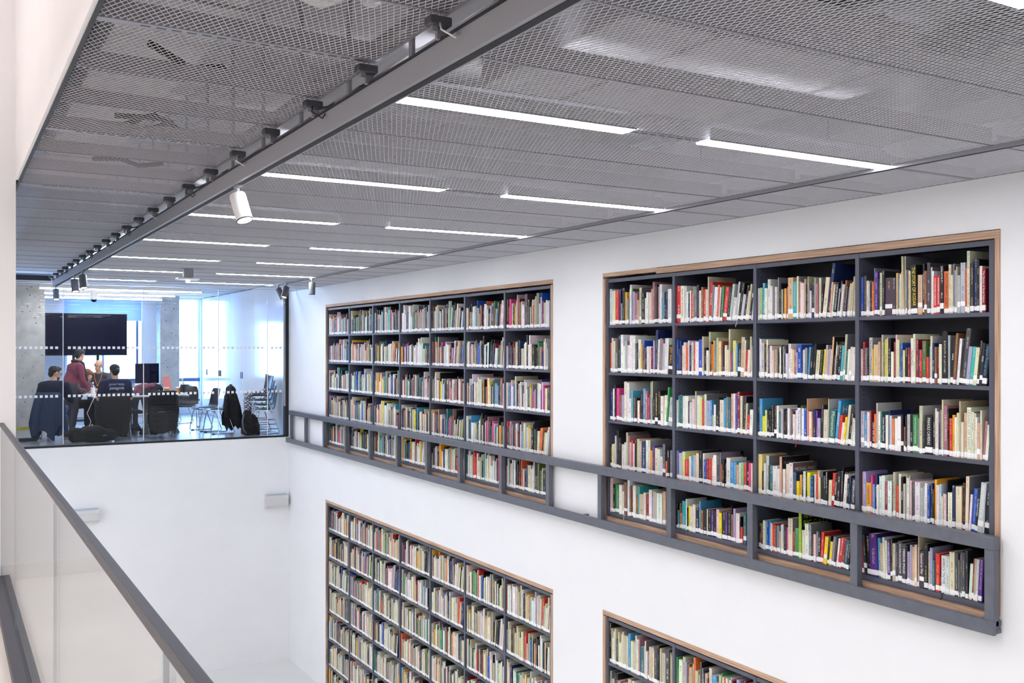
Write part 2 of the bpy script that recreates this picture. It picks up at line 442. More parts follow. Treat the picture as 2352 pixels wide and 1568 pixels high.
spotlight('grey spotlight nearest the camera in the cluster on the beam', 1.555, 13.64, 2.612, R_(-20), R_(-80), M['spot_g'])
spotlight('grey spotlight in the middle of the cluster on the beam', 1.555, 14.57, 2.612, R_(-20), R_(-80), M['spot_g'])
spotlight('grey spotlight at the far end of the beam', 1.555, 17.1, 2.612, R_(-22), R_(-90), M['spot_g'])
spotlight('grey spotlight hanging upright alone on the track', 4.688, 13.84, 2.64, 0, 0, M['spot_g'])
spotlight('grey spotlight tilted outwards on the track near the glass', 4.688, 15.5, 2.64, R_(-28), R_(-30), M['spot_g'])
spotlight('grey spotlight tilted inwards with its lit lens showing on the track', 4.688, 15.08, 2.64, R_(-22), R_(215), M['spot_g'])
t = thing('ceiling_sensor', 'grey box with a white plate hanging from the mesh ceiling', 'sensor', (2.78, 13.2, 2.5))
MB().box(2.72, 2.84, 13.14, 13.25, 2.545, 2.66).build('sensor_box', M['rail'], t, bevel=0.006)
MB().box(2.64, 2.92, 13.1, 13.29, 2.515, 2.54).build('sensor_plate', M['spot_w'], t, bevel=0.006)
MB().lathe([(0.03, 0), (0.025, -0.02)], 12, (2.78, 13.2, 2.515)).build('sensor_eye', M['lens'], t)

M['lamp_box'] = mat('lamp_box_paint', '#d2d0d0', 0.5)
# ------------------------------------------------------------------ wall lamps on the far wall
def wall_lamp(label, x0, x1):
    t = thing('wall_lamp', label, 'lamp', ((x0 + x1) / 2, YG, -1.3), group='white wall lamps')
    MB().prism([(YG, -1.30), (YG - 0.13, -1.275), (YG - 0.15, -1.24), (YG - 0.15, -1.12), (YG - 0.12, -1.075), (YG - 0.06, -1.06), (YG, -1.055)], x0, x1, 'X').build('lamp_housing', M['lamp_box'], t)
    MB().box(x0 + 0.03, x1 - 0.03, YG - 0.11, YG - 0.02, -1.058, -1.05).build('lamp_lens', M['pane'], t)
wall_lamp('white box wall lamp near the corner with the bookcase wall', 5.05, 5.45)
wall_lamp('white box wall lamp seen beside the dark handrail', 1.84, 2.24)

# ------------------------------------------------------------------ balustrade
t = thing('glass_balustrade', 'frameless glass balustrade with a dark handrail along the walkway edge', 'balustrade', (0.347, 2.5, 0))
def railpiece(y0, y1):
    n = 10; poly = []
    x0, x1, z0, z1, r = 0.336, 0.362, 1.076, 1.10, 0.003
    for cx, cz, a0 in ((x1 - r, z1 - r, 0), (x0 + r, z1 - r, 90), (x0 + r, z0 + r, 180), (x1 - r, z0 + r, 270)):
        for i in range(4):
            a = math.radians(a0 + 30 * i); poly.append((cx + r * math.cos(a), cz + r * math.sin(a)))
    return MB().prism(poly, y0, y1, 'Y').build('handrail', M['hand'], t)
for y0, y1 in ((-2.9, 2.93), (2.9315, 4.93), (4.9315, 7.58)): railpiece(y0, y1)
for y0, y1 in ((-2.8, -0.2), (-0.185, 1.825), (1.84, 3.84), (3.855, 6.05), (6.065, 7.57)):
    g = MB().box(0.341, 0.353, y0, y1, 0.03, 1.078).build('glass_panel', M['glass'], t)
    MB().box(0.3415, 0.3525, y1 + 0.0005, y1 + 0.0025, 0.03, 1.076).build('polished_edge', M['gedge'], g)
MB().box(0.285, 0.362, -2.9, 7.58, 0.0, 0.045).build('base_channel', M['hand'], t, bevel=0.004)

# ------------------------------------------------------------------ guard rail in front of the upper bookcases
t = thing('guard_rail', 'slate grey steel guard rail fixed along the bookcase wall', 'guard rail', (5.45, 10.5, -0.1))
MB().box(5.415, 5.475, 3.55, 17.28, 0.405, 0.487).build('top_rail', M['guard'], t, bevel=0.006)
MB().box(5.415, 5.440, 3.55, 17.46, -0.105, -0.02).build('bottom_rail', M['guard'], t, bevel=0.003)
MB().box(5.44, 5.497, 3.56, 17.46, -0.075, -0.055).build('bottom_plate', M['guard'], t)
for y in (17.2, 16.38, 15.44, 14.43, 13.43, 12.43, 11.47, 10.54, 9.52, 8.53, 7.60, 6.57, 5.59, 4.59, 3.585):
    MB().box(5.42, 5.47, y - 0.03, y + 0.03, -0.055, 0.41).build('post', M['guard'], t)
for y in (3.57, 7.9, 12.0, 17.4):
    MB().box(5.44, 5.499, y - 0.015, y + 0.015, -0.055, -0.02).box(5.44, 5.499, y - 0.015, y + 0.015, -0.10, -0.075).build('wall_bracket', M['guard'], t, bevel=0.003)
BOOKS={
(1,1):(7.58,'i30,346 c59,328 R55,328 N29,325 s26,203 K41,344 H30,304 s29,243 W13,330 w25,370 E17,331 v36,303 m38,285 a25,225 O36,335 K46,285 w24,236 w32,287 w31,285 a31,315 m31,376 K31,348 m23,331 w39,350 s18,229 b20,280 K23,274 N29,273 W48,301'),
(1,2):(7.58,'A27,282 p27,329 c27,299 s44,188 K44,353 W38,358 W31,254 S33,298 w43,259 W42,349 W36,348 D30,275 K16,280 w41,312 H25,269 B24,301 M16,206 K24,238 w32,248 W24,248 r31,238 v24,300 N31,392,16 c28,310,16 s29,320,16 m20,309,16 S30,273,16 W29,319,16 W15,321,16 K55,258,13'),
(1,3):(7.58,'N45,275 W27,304 K23,344 P47,309 M43,247 v38,249 w39,376 w34,366 w39,222 b28,293 M27,230 K30,226 W32,206 R16,192 K41,283 b37,322 m32,302 R24,246 B14,268 O12,383 O16,392 K39,238 K39,307 K38,304 w39,264 w38,272,16 G22,345,31 S55,255,29'),
(1,4):(7.58,'K27,223 y27,220 O27,228 S27,307 K35,359 K34,290 w27,233 p26,230 w29,254 O26,349 m26,324 S27,261 R25,280 w25,255 K29,289 O41,302 O33,285 N65,282 w31,304 c32,306 H31,215 V31,255 c39,242 w30,235 w39,171 D38,288 A29,138 K30,243 s32,241'),
(1,5):(7.58,'p44,326 K35,268 G70,273 W43,276 c35,222 M42,313 W34,351 M33,285 k26,290 w41,298 M33,213 C25,292 O57,231 w32,249 r47,233 W40,286 v23,234 O47,279 W77,270 T15,234 a38,298'),
(2,1):(6.598,'R55,322 w49,319 w22,316 W29,265 N15,254 W15,273 R36,252 s21,305 s21,304 K28,317 w28,267 M28,294 R28,273 c28,272 O14,377 R27,331,21 s20,305,21 W41,285,21 A20,302,25 c20,281,25 K14,290,27 G19,289,27 R47,278,38 K33,275,34 S25,301,46 w33,189,27 S19,316,46 w18,223,33 K32,304,55 S32,211,39 K25,282,51 c24,236,38 O19,289,39 k18,179,23 i18,215,12'),
(2,2):(6.598,'B23,308 N22,222 N22,298 c29,257 p30,282 A21,237 p22,297 N29,257 c28,282 R21,262 W43,286 B43,306 O20,330 K28,237 w28,213 O20,368 K20,285 A14,266 Y20,295 s27,295 O20,318 y33,290 M20,289 K26,242 c26,256 c20,218 O19,387 R13,190 B19,209 y32,293 b19,270 K32,274,13 O38,320,15 c13,297,13 R24,219,13 w25,219,13 O18,324,10 p13,251'),
(2,3):(6.598,'w25,238 T24,279 T33,285 W29,277 W41,278 N21,235 w26,231 p22,257 p22,258 O15,323 w36,289 y35,276 R28,258 c27,303 v49,251 b21,258 g24,134 W23,222 K34,280 K14,268 c47,264 b26,280 s26,291 T32,287 a26,321 W20,322 B25,300 r32,338 c25,307 K32,304,20 O19,251,15 R25,160,13 W37,202,10'),
(2,4):(6.598,'a14,247 B22,248 S38,230 y37,244 R51,177 w29,212 b28,205 S36,228 c36,246 K42,274 w20,253 B28,202 r35,210 R27,218 c27,226 W40,252 D34,280 s13,279 A19,180 K27,225 K26,199 w45,245 b39,216 b32,220 a26,200 w18,217 g32,224 R31,227 K31,235 P25,229 c18,227'),
(2,5):(6.598,'K19,216 b14,159 M22,221 A22,139 C44,248 W14,269 K22,196 Y29,219 w28,218 w36,237 K42,208 b21,273 M35,203 K35,218 w21,218 K40,216 V27,222 K34,222 p34,236 Y33,213 K46,227 V19,229 K39,232 K6,304 M26,220 v26,271 w44,238 K13,212 R25,135 T31,250'),
(3,1):(5.612,'p17,249 g26,252 b27,287 w31,246 w28,314 w26,262 s19,241 w23,251 s12,249 s12,320 K25,275 O15,229 N14,232 H20,234 m16,244 a50,313 C40,282 c18,318 a19,279 w35,265 O12,293 K17,254 O11,310 s13,221 p19,204 N26,266 O13,297 m25,252 c21,294 K16,248,17 c36,293,35 N27,392,53 a16,256,25 w16,238,27 K29,250,32 W12,206,25 K20,261,34 w20,234,29 M16,262,29 K20,215,25 v19,211,22 O20,236,21 O16,245,18 O14,284,8 O14,244,8'),
(3,2):(5.612,'T15,316 w20,304 S31,274 K20,263 w15,298 D26,256 w23,251 c17,216 a26,224 s14,231 K20,238 W14,238 K14,252 W12,245 D23,252 w21,192 w25,266 w24,227 y16,220 m21,220 W9,200 B43,260 K9,217 i23,221 s24,234 b16,241,18 K28,238,20 K21,265,24 c38,217,19 K30,214,20 Y17,224,21 S17,255,21 a17,221,17 v17,228,19 p9,224,19 a15,314,27 K22,184,17 w8,253,21 U17,178,17 K28,241,21 C24,251,25 O19,330,27 T18,215,16 w18,224,16 w22,241,19 w31,238,18'),
(3,3):(5.612,'K15,237 b33,296 Y29,160 y20,208 K22,217 K20,207 K29,249 K29,249 W22,250 T21,205 S24,231 K23,226 K21,216 W24,235 s18,229 r12,209 w21,192 w23,225 W29,242 E12,263 W25,242 B27,244 a6,317 A11,232 w27,222 A15,203 N27,241 V15,233 v29,179 K26,276,8 c38,244,6 O9,323,7 T51,247,17 b25,317,37 R25,212,27 w29,160,21 Y16,202,23 c21,289,33 K29,231,31 c16,199,24 W20,187,22 g12,253,16'),
(3,4):(5.612,'y39,308 K21,179 w22,243 S28,303 K17,230 T29,236 w47,233 w25,215 a23,310 w35,217 r9,221 c30,261 w38,274 T20,208 N14,207 Y28,143 H22,193 D19,190 W20,224 K9,222 Y30,220 b15,196 N24,194 w19,214 R21,220 c11,243 y15,196 K23,239 K25,214 K17,244 c29,186,6 R28,241,15 K20,224,15 K30,260,15 U19,260,13 K6,291,12 w34,243,17 K20,217,14 N12,236,14 T12,204,12 k31,225,12'),
(3,5):(5.612,'K33,200 r17,198 w23,226 g19,222 B25,225 b17,229 w12,217 A15,212 R22,210 T14,207 s24,209 a12,166 w19,218 S19,228 k26,221 P16,211 c45,283 r25,196 G37,221 L25,358 c29,213 w36,266 w12,220 s22,267 K17,195 p23,201 s19,225 k24,225 R26,231,11 Y30,203,20 K20,215,20 Y23,174,17 s25,216,23 K17,213,24 W17,210,25 R29,221,35 r25,222,33 T25,216,31 K20,216,24 B12,218,17'),
(4,1):(4.62,'B20,275 D21,282 c21,247 S14,234 K17,233 A15,234 s9,330 V26,304 K16,252 O19,295 k19,305 U61,257 U29,253 a16,284 b14,244 c11,274 O13,291 O14,392,-11 O9,392 s11,298 s14,299 y15,291 N9,307 K43,328,-11 a34,260 K15,329 M21,284 D24,335 c11,304 W15,279 R24,246 R24,246 K26,309 A34,271 c17,312 c16,245 s8,315 v12,273 O9,295 S21,239 S33,317 R14,282 c19,387 k25,308 N24,333 K16,327 w19,287 r22,270'),
(4,2):(4.62,'p17,227 r19,277 s15,235 K17,237 S27,305 H12,227 a37,257 a19,276 K9,276 O13,323 s13,276 Y14,292 W14,303 K23,301 w23,208 r14,274 c12,322 c16,289 s13,110 B16,268 y18,219 K20,237 r18,237 w22,298 c18,326 r19,290 D14,223 R17,222 E31,280 R20,175 b10,244 c15,311 N17,265 M17,240 r17,240 c21,259 K38,338 S15,314 K24,306,18 M20,327,24 W19,293,25 K18,291,26 D33,355,38 v25,242,25 C24,240,25 c25,236,25 K16,279,29 k19,265,25 K31,258,29'),
(4,3):(4.62,'S30,253 b22,232 w22,248 r14,259 K24,192 A17,239 O12,315 W19,257 T16,258 K28,235 W21,237 N12,269 S21,235 A21,217 W22,218 W28,233 K18,248 M13,165 k11,242 S25,251 K22,252 G40,250 s13,231 O24,313 K19,209 K53,253 D14,290 c15,302 w15,282 N12,209 s13,295 O12,360 m27,322 K13,305 R22,245 H18,267 W15,253 c16,283 O10,357 c20,227 a20,286 w29,320 c20,294 c12,286 w13,262 a21,229 w10,307 m21,243,19 w21,221,19'),
(4,4):(4.62,'M17,276 v27,282 H41,209 P12,266 b17,204 N17,273 w16,204 i12,265 w14,260 w26,272 r21,232 W33,242 D13,246 O19,305 A11,220 R12,220 c20,298 K18,280 S16,237 O9,297 w22,279 O7,297 p11,265 D13,249 D13,251 w39,260 S18,227 S17,240 w19,261 B18,245 N17,262 K14,227 H17,292 w21,258 i13,266 c12,190 p25,207 K12,298 w31,221 N20,269 c43,266 r6,267 K20,293 c23,338,8 W14,228,14 B30,268,22 K17,270,21 S37,312,29 c8,308,15 K30,261,11'),
(4,5):(4.616,'r27,210,-17 K20,270,-18 K31,268,-17 V62,291,-14 b21,269,-9 a21,239,-9 w17,280,-9 c18,263,-7 V24,271,-7 K16,283 O25,255 D18,248 D32,278 D29,266 K13,258 v20,220 v16,268 a20,259 c17,274 M9,262 O8,339 U35,242 K28,297 O15,248 v21,275 T19,200 W6,204 R30,248 K12,148 W31,242 i25,245 c38,275 D25,278 s8,235 R8,266 T10,285 D22,287 k19,302 w22,225,12 r12,262,14 O15,264,13 w16,263,14 V25,267,15'),
}
TITLES={(1, 2, 13): ('Umbo', 'K'), (1, 2, 29): ('JEFF WALL', 'H'), (1, 3, 26): ('Weston', 'W'), (2, 1, 1): ('eye on europe', 'R'), (2, 1, 15): ('THE FACE', 'W'), (3, 1, 34): ('A HISTORY OF PHOTOGRAPHY', 'W'), (3, 3, 18): ('The Cruel Radiance', 'K'), (3, 3, 32): ('Momentum', 'c'), (3, 3, 33): ('HOCKNEY', 'W'), (3, 4, 32): ('Overexposed', 'W'), (3, 4, 40): ('PICTURING ATROCITY', 'W'), (3, 5, 19): ('THE HUMAN FACE OF BIG DATA', 'K'), (3, 5, 27): ('This is Not It', 'W'), (4, 1, 23): ('THE STORY OF KODAK', 'Y'), (4, 1, 25): ('THE PHOTOGRAPHY CATALOG', 'W'), (4, 1, 30): ('PHOTOGRAPHERS SOURCE BOOK', 'W'), (4, 1, 31): ('PHOTOGRAPHERS SOURCE INDEX', 'W'), (4, 1, 33): ('PHOTOGRAPHY INDEX', 'K'), (4, 1, 47): ('The Genius of Ansel Adams', 'W'), (4, 2, 4): ('The History of Photography', 'K'), (4, 2, 23): ('The Fine Print', 'K'), (4, 2, 38): ('Leica', 'W'), (4, 2, 47): ('PIXEL', 'W'), (4, 2, 48): ('Digital Photography', 'b'), (4, 3, 4): ('LIGHT AND LENS', 'W'), (4, 3, 9): ('Creative Digital Photography', 'W'), (4, 3, 21): ('Adobe Photoshop CC for Photographers', 'W'), (4, 3, 25): ('PINHOLE CAMERAS', 'W'), (4, 3, 26): ('CAMERA OBSCURA', 'W'), (4, 3, 32): ('LA VIDA BRINCA', 'p'), (4, 3, 41): ('LEGACY OF LIGHT', 's'), (4, 4, 2): ('ALEINAMERIKA', 'K!'), (4, 4, 17): ('fotoxtext', 'W!'), (4, 4, 46): ('The Daguerreotype', 'W'), (4, 4, 47): ('MA IN DAGHERROTIPIA', 'W!'), (4, 5, 8): ('THE DAGUERREOTYPE IN AMERICA', 'W'), (4, 5, 12): ('THE AMERICAN DAGUERREOTYPE', 'W'), (4, 5, 13): ('MIRROR IMAGE', 'W'), (4, 5, 21): ('Exposed to War', 'W'), (4, 5, 29): ('AMERICA TINTYPE', 'K')}
COVERS={(2, 4, 16): ('THE POWER OF', 'y', '#22242a'), (3, 2, 35): ('IL LINGUAGGIO|FOTOGRAFICO', 'w', '#0d0d10'), (3, 3, 33): ('HOCK', 'p', '#2d86b4'), (3, 4, 8): ('PHOTO', 's', '#1c1c1e'), (3, 4, 12): ('MICHAEL FRIED', 'w', '#6f5c58'), (3, 4, 35): ('PHOTO', 'w', '#0d0d10'), (3, 5, 19): ('THE HUMAN FACE OF|BIG DATA', 'L', '#0c0d0c')}
# ------------------------------------------------------------------ bookcases
SH_UP = (1.837, 1.384, 0.925, 0.475, 0.045)
SH_LOW = (-1.40, -1.85, -2.30, -2.75, -3.20, -3.65, -4.05)
def bookcase(label, yr, ups, shelves, ztop, zbot, splice=None):
    y0, y1 = yr
    t = thing('bookcase', label, 'bookcase', (5.7, (y0 + y1) / 2, zbot))
    th = 0.042
    XF = 5.496
    if splice:
        MB().box(XF, 5.60, splice, y1, ztop - th + 0.006, ztop).build('plywood_head', M['plyZ'], t)
        MB().box(XF - 0.004, 5.60, y0, splice, ztop - th - 0.012, ztop - 0.006).build('plywood_head', M['plyZ'], t)
    else:
        MB().box(XF, 5.60, y0, y1, ztop - th, ztop).build('plywood_head', M['plyZ'], t)
    MB().box(XF, 5.60, y0, y0 + th - 0.006, zbot, ztop - th - 0.012).build('plywood_jamb', M['plyY'], t)
    MB().box(XF, 5.60, y1 - th + 0.006, y1, zbot, ztop - th - 0.012).build('plywood_jamb', M['plyY'], t)
    MB().box(XF - 0.006, 5.60, y0, y1, zbot - 0.03 if zbot > -1 else zbot, zbot + 0.004 if zbot > -1 else zbot + 0.03).build('plywood_sill', M['plyZ'], t)
    MB().box(5.875, 5.885, y0 + 0.01, y1 - 0.01, zbot + 0.005, ztop - 0.02).build('back_panel', M['steel_shade'], t)
    for u in ups:
        o = MB().box(5.514, 5.872, u - 0.0165, u + 0.0165, zbot + 0.006, ztop - th - 0.018).build('upright', M['steel'], t)
        m_ = MB(); z = zbot + 0.3
        while z < ztop - 0.15:
            if all(not (s - 0.04 < z < s + 0.02) for s in shelves):
                for x in (5.56,): m_.box(x, x + 0.008, u - 0.0172, u + 0.0172, z, z + 0.008)
            z += 0.034
        if m_.v: m_.build('pin_holes', M['black'], o, kind='stuff')
    for a, b in zip(ups[:-1], ups[1:]):
        MB().box(5.517, 5.535, a + 0.0166, b - 0.0166, ztop - th - 0.05, ztop - th - 0.018).build('top_fascia', M['steel'], t)
        MB().box(5.535, 5.87, a + 0.0166, b - 0.0166, ztop - th - 0.022, ztop - th - 0.018).build('top_shelf', M['steel_shade'], t)
        for s in shelves:
            MB().box(5.517, 5.87, a + 0.0166, b - 0.0166, s - 0.026, s - 0.0005).build('shelf', M['steel'], t)
        s = shelves[-1]
        MB().box(5.522, 5.526, a + 0.0166, b - 0.0166, zbot + 0.006, s - 0.026).build('kick_plate', M['steel'], t)
    return t
ups1 = (3.63, 4.64, 5.632, 6.618, 7.60)
ups2 = tuple(8.604 + (15.482 - 8.604) / 7 * i for i in range(8))
bookcase('upper slate grey bookcase of four bays nearest the camera', U1, ups1, SH_UP, ZT, 0.0, splice=6.83)
bookcase('upper slate grey bookcase of seven bays beside the glass room', U2, ups2, SH_UP, ZT, 0.0)
bookcase('lower slate grey bookcase of seven bays full of books', U2, ups2, SH_LOW, ZL, ZB)
bookcase('lower slate grey bookcase cut by the bottom of the picture', U1, ups1, SH_LOW, ZL, ZB)

# ------------------------------------------------------------------ books
BC = dict(K='#17171c', k='#262932', N='#1c2c5e', B='#2353b8', b='#4c9cc9', i='#cfe0e4', C='#35b3b8', T='#2e6c74', G='#3d8f55', g='#a9c98c', L='#b4e23c', E='#5f6a3c',
          O='#c9c3a0', c='#e6dcc0', W='#f4f4f2', w='#ebe7df', S='#c2c4c8', s='#82838c', D='#4a4a52', R='#d8322f', r='#8e2234', P='#e0408f', p='#e9cdd2', V='#5a2f8e', v='#a9a4cc',
          Y='#f4dd1e', y='#e8dc94', H='#eea827', A='#e9703a', a='#dcb48e', M='#8a5a40', m='#a8707c', U='#4c3848')
CNAME = dict(K='black', k='near-black', N='navy', B='blue', b='sky blue', i='ice white', C='turquoise', T='teal', G='green', g='pale green', L='lime green', E='olive green', O='khaki', c='cream',
             W='white', w='off-white', S='silver grey', s='grey', D='charcoal', R='red', r='dark red', P='pink', p='pale pink', V='purple', v='lavender', Y='yellow', y='pale yellow', H='golden', A='orange',
             a='tan', M='brown', m='dusty rose', U='aubergine')
def book_material():
    m = bpy.data.materials.new('book_cover'); m.use_nodes = True
    nt = m.node_tree; b = nt.nodes['Principled BSDF']; b.inputs['Roughness'].default_value = 0.42
    L = nt.links.new
    a = nt.nodes.new('ShaderNodeAttribute'); a.attribute_name = 'tint'
    a2 = nt.nodes.new('ShaderNodeAttribute'); a2.attribute_name = 'ink'
    uv = nt.nodes.new('ShaderNodeAttribute'); uv.attribute_name = 'print_uv'     # x across the spine 0..1, y along it in metres, z seed, spine only
    sp = nt.nodes.new('ShaderNodeSeparateXYZ'); L(uv.outputs['Vector'], sp.inputs[0])
    def mth(op, x, y=None, z=None):
        n = nt.nodes.new('ShaderNodeMath'); n.operation = op
        for i, q in enumerate((x, y, z)):
            if q is None: continue
            if isinstance(q, (int, float)): n.inputs[i].default_value = q
            else: L(q, n.inputs[i])
        return n.outputs[0]
    u, v, sd = sp.outputs
    cb = nt.nodes.new('ShaderNodeCombineXYZ')
    L(mth('MULTIPLY', u, 2.2), cb.inputs[0]); L(mth('MULTIPLY', v, 240.0), cb.inputs[1]); L(mth('MULTIPLY', sd, 57.0), cb.inputs[2])
    nz = nt.nodes.new('ShaderNodeTexNoise'); nz.inputs['Scale'].default_value = 1.0; nz.inputs['Detail'].default_value = 1.5
    L(cb.outputs[0], nz.inputs['Vector'])
    glyph = mth('GREATER_THAN', nz.outputs['Fac'], 0.50)
    band = mth('LESS_THAN', mth('ABSOLUTE', mth('SUBTRACT', u, 0.5)), mth('ADD', 0.07, mth('MULTIPLY', sd, 0.15)))
    cb2 = nt.nodes.new('ShaderNodeCombineXYZ'); L(mth('MULTIPLY', v, 11.0), cb2.inputs[1]); L(mth('MULTIPLY', sd, 91.0), cb2.inputs[2])
    nz2 = nt.nodes.new('ShaderNodeTexNoise'); nz2.inputs['Scale'].default_value = 1.0; nz2.inputs['Detail'].default_value = 0.0
    L(cb2.outputs[0], nz2.inputs['Vector'])
    run = mth('GREATER_THAN', nz2.outputs['Fac'], 0.47)
    onsp = mth('GREATER_THAN', v, 0.05)
    fac = mth('MULTIPLY', mth('MULTIPLY', glyph, band), mth('MULTIPLY', run, onsp))
    mx = nt.nodes.new('ShaderNodeMix'); mx.data_type = 'RGBA'
    L(mth('MULTIPLY', fac, 0.62), mx.inputs['Factor']); L(a.outputs['Color'], mx.inputs['A']); L(a2.outputs['Color'], mx.inputs['B'])
    L(mx.outputs['Result'], b.inputs['Base Color'])
    return m
M['book'] = book_material()
M['pages'] = mat('book_pages', '#e9e4d8', 0.8, var=0.04, scale=40)
M['sticker'] = mat('call_number_label', '#f6f6f6', 0.6, var=0.05, scale=150)

def box_faces(o): return [(o, o + 3, o + 2, o + 1), (o + 4, o + 5, o + 6, o + 7), (o, o + 1, o + 5, o + 4), (o + 1, o + 2, o + 6, o + 5), (o + 2, o + 3, o + 7, o + 6), (o + 3, o, o + 4, o + 7)]
def box_verts(x0, x1, y0, y1, z0, z1): return [(x0, y0, z0), (x1, y0, z0), (x1, y1, z0), (x0, y1, z0), (x0, y0, z1), (x1, y0, z1), (x1, y1, z1), (x0, y1, z1)]
def book_parts(w, h, d):
    """local: spine at x=0 facing -x, thickness along y from -w to 0, z up"""
    b = 0.0022 if w > 0.012 else 0.0012
    r = min(0.003, w * 0.15)
    cov = [box_verts(0.0, d, -w, -w + b, 0, h), box_verts(0.0, d, -b, 0, 0, h), box_verts(-r, 0.002, -w + 0.0008, -0.0008, 0, h)]
    pag = box_verts(0.002, d - 0.004, -w + b, -b, 0.003, h - 0.004)
    return cov, pag, r
def tint_attrs(me, cols, inks, uvs):
    A = me.color_attributes.new('tint', 'FLOAT_COLOR', 'CORNER'); B = me.color_attributes.new('ink', 'FLOAT_COLOR', 'CORNER')
    U = me.attributes.new('print_uv', 'FLOAT_VECTOR', 'CORNER')
    A.data.foreach_set('color', cols); B.data.foreach_set('color', inks); U.data.foreach_set('vector', uvs)
def ink_for(c, r):
    L_ = sum(lin(BC[c])) / 3
    if L_ > 0.35: return lin(r.choice(['#2a2a2e', '#3a3540', '#8c2a2a', '#31508a', '#6a6a6a']))
    return lin(r.choice(['#e8e6e0', '#d8d0c0', '#f0e060', '#c8c8d0', '#e0b070']))
def cover_mesh(w, h, d, c, seed, plain=False, board=None):
    r = random.Random(seed); cov, pag, rr = book_parts(w, h, d)
    V = []; Fc = []
    for bv in cov: Fc += box_faces(len(V)); V += bv
    me = bpy.data.meshes.new('book'); me.from_pydata(V, [], Fc); me.materials.append(M['book'])
    base = [min(1, x * r.uniform(0.85, 1.05)) for x in lin(BC[c])]; ink = base if plain else ink_for(c, r)
    cols = []; inks = []; uvs = []; s = r.random()
    side = lin(board) if board else (lin(r.choice(['#b9b8b8', '#8f9096', '#c7bda8', '#6f7078'])) if c in 'OcS' and r.random() < 0.75 else base)
    for fi, f in enumerate(Fc):
        for i in f:
            cols += [*(side if fi < 6 and fi != 5 else base), 1]; inks += [*ink, 1]
            x, y, z = V[i]
            uvs += [(-y / w) if fi >= 12 else 0.0, z if fi == 17 else 0.0, s]
    tint_attrs(me, cols, inks, uvs)
    return me, pag, rr
ON = 'first second third fourth fifth sixth seventh eighth ninth tenth eleventh twelfth thirteenth fourteenth fifteenth sixteenth seventeenth eighteenth nineteenth'.split()
def ordinal(n):
    if n <= 19: return ON[n - 1]
    t_ = {2: 'twent', 3: 'thirt', 4: 'fort', 5: 'fift'}[n // 10]
    return t_ + 'ieth' if n % 10 == 0 else t_ + 'y-' + ON[n % 10 - 1]
BAYN = {4: 'first bay from the right', 3: 'second bay from the right', 2: 'third bay from the right', 1: 'fourth bay from the right'}
XSP = 5.532
def lean_place(w, h, l):
    """rotation about X for a book whose top leans by l along -Y; returns angle"""
    return math.atan2(l, h)
def place_matrix(y, z, w, ang, dx):
    # rotate about the lower corner that stays on the shelf
    if ang >= 0:      # top leans to -Y: pivot at the -Y bottom corner (local y=-w)
        P = Matrix.Translation((0, -w, 0)) @ Matrix.Rotation(ang, 4, 'X') @ Matrix.Translation((0, w, 0))
    else:
        P = Matrix.Rotation(ang, 4, 'X')
    return Matrix.Translation((XSP + dx, y, z)) @ P

all_books = []      # (bay,row,i,y,z,w,h,c,lean)
for (b, r_), (ys, s) in BOOKS.items():
    y = ys
    for i, tok in enumerate(s.split()):
        p = tok[1:].split(',')
        w, h = int(p[0]) / 1000, int(p[1]) / 1000; l = int(p[2]) / 1000 if len(p) > 2 else 0
        all_books.append((b, r_, i, y, SH_UP[r_ - 1], w, h, tok[0], l)); y -= w
def rank(bk):
    dep = 5.53 * math.sin(YAW) + bk[3] * math.cos(YAW)
    return -bk[5] * bk[6] / dep ** 3
titled = [bk for bk in all_books if bk[:3] in TITLES or bk[:3] in COVERS]
others = sorted([bk for bk in all_books if not (bk[:3] in TITLES or bk[:3] in COVERS)], key=rank)
NIND = 300
indiv = titled + others[:NIND - len(titled)]
stuff = others[NIND - len(titled):]

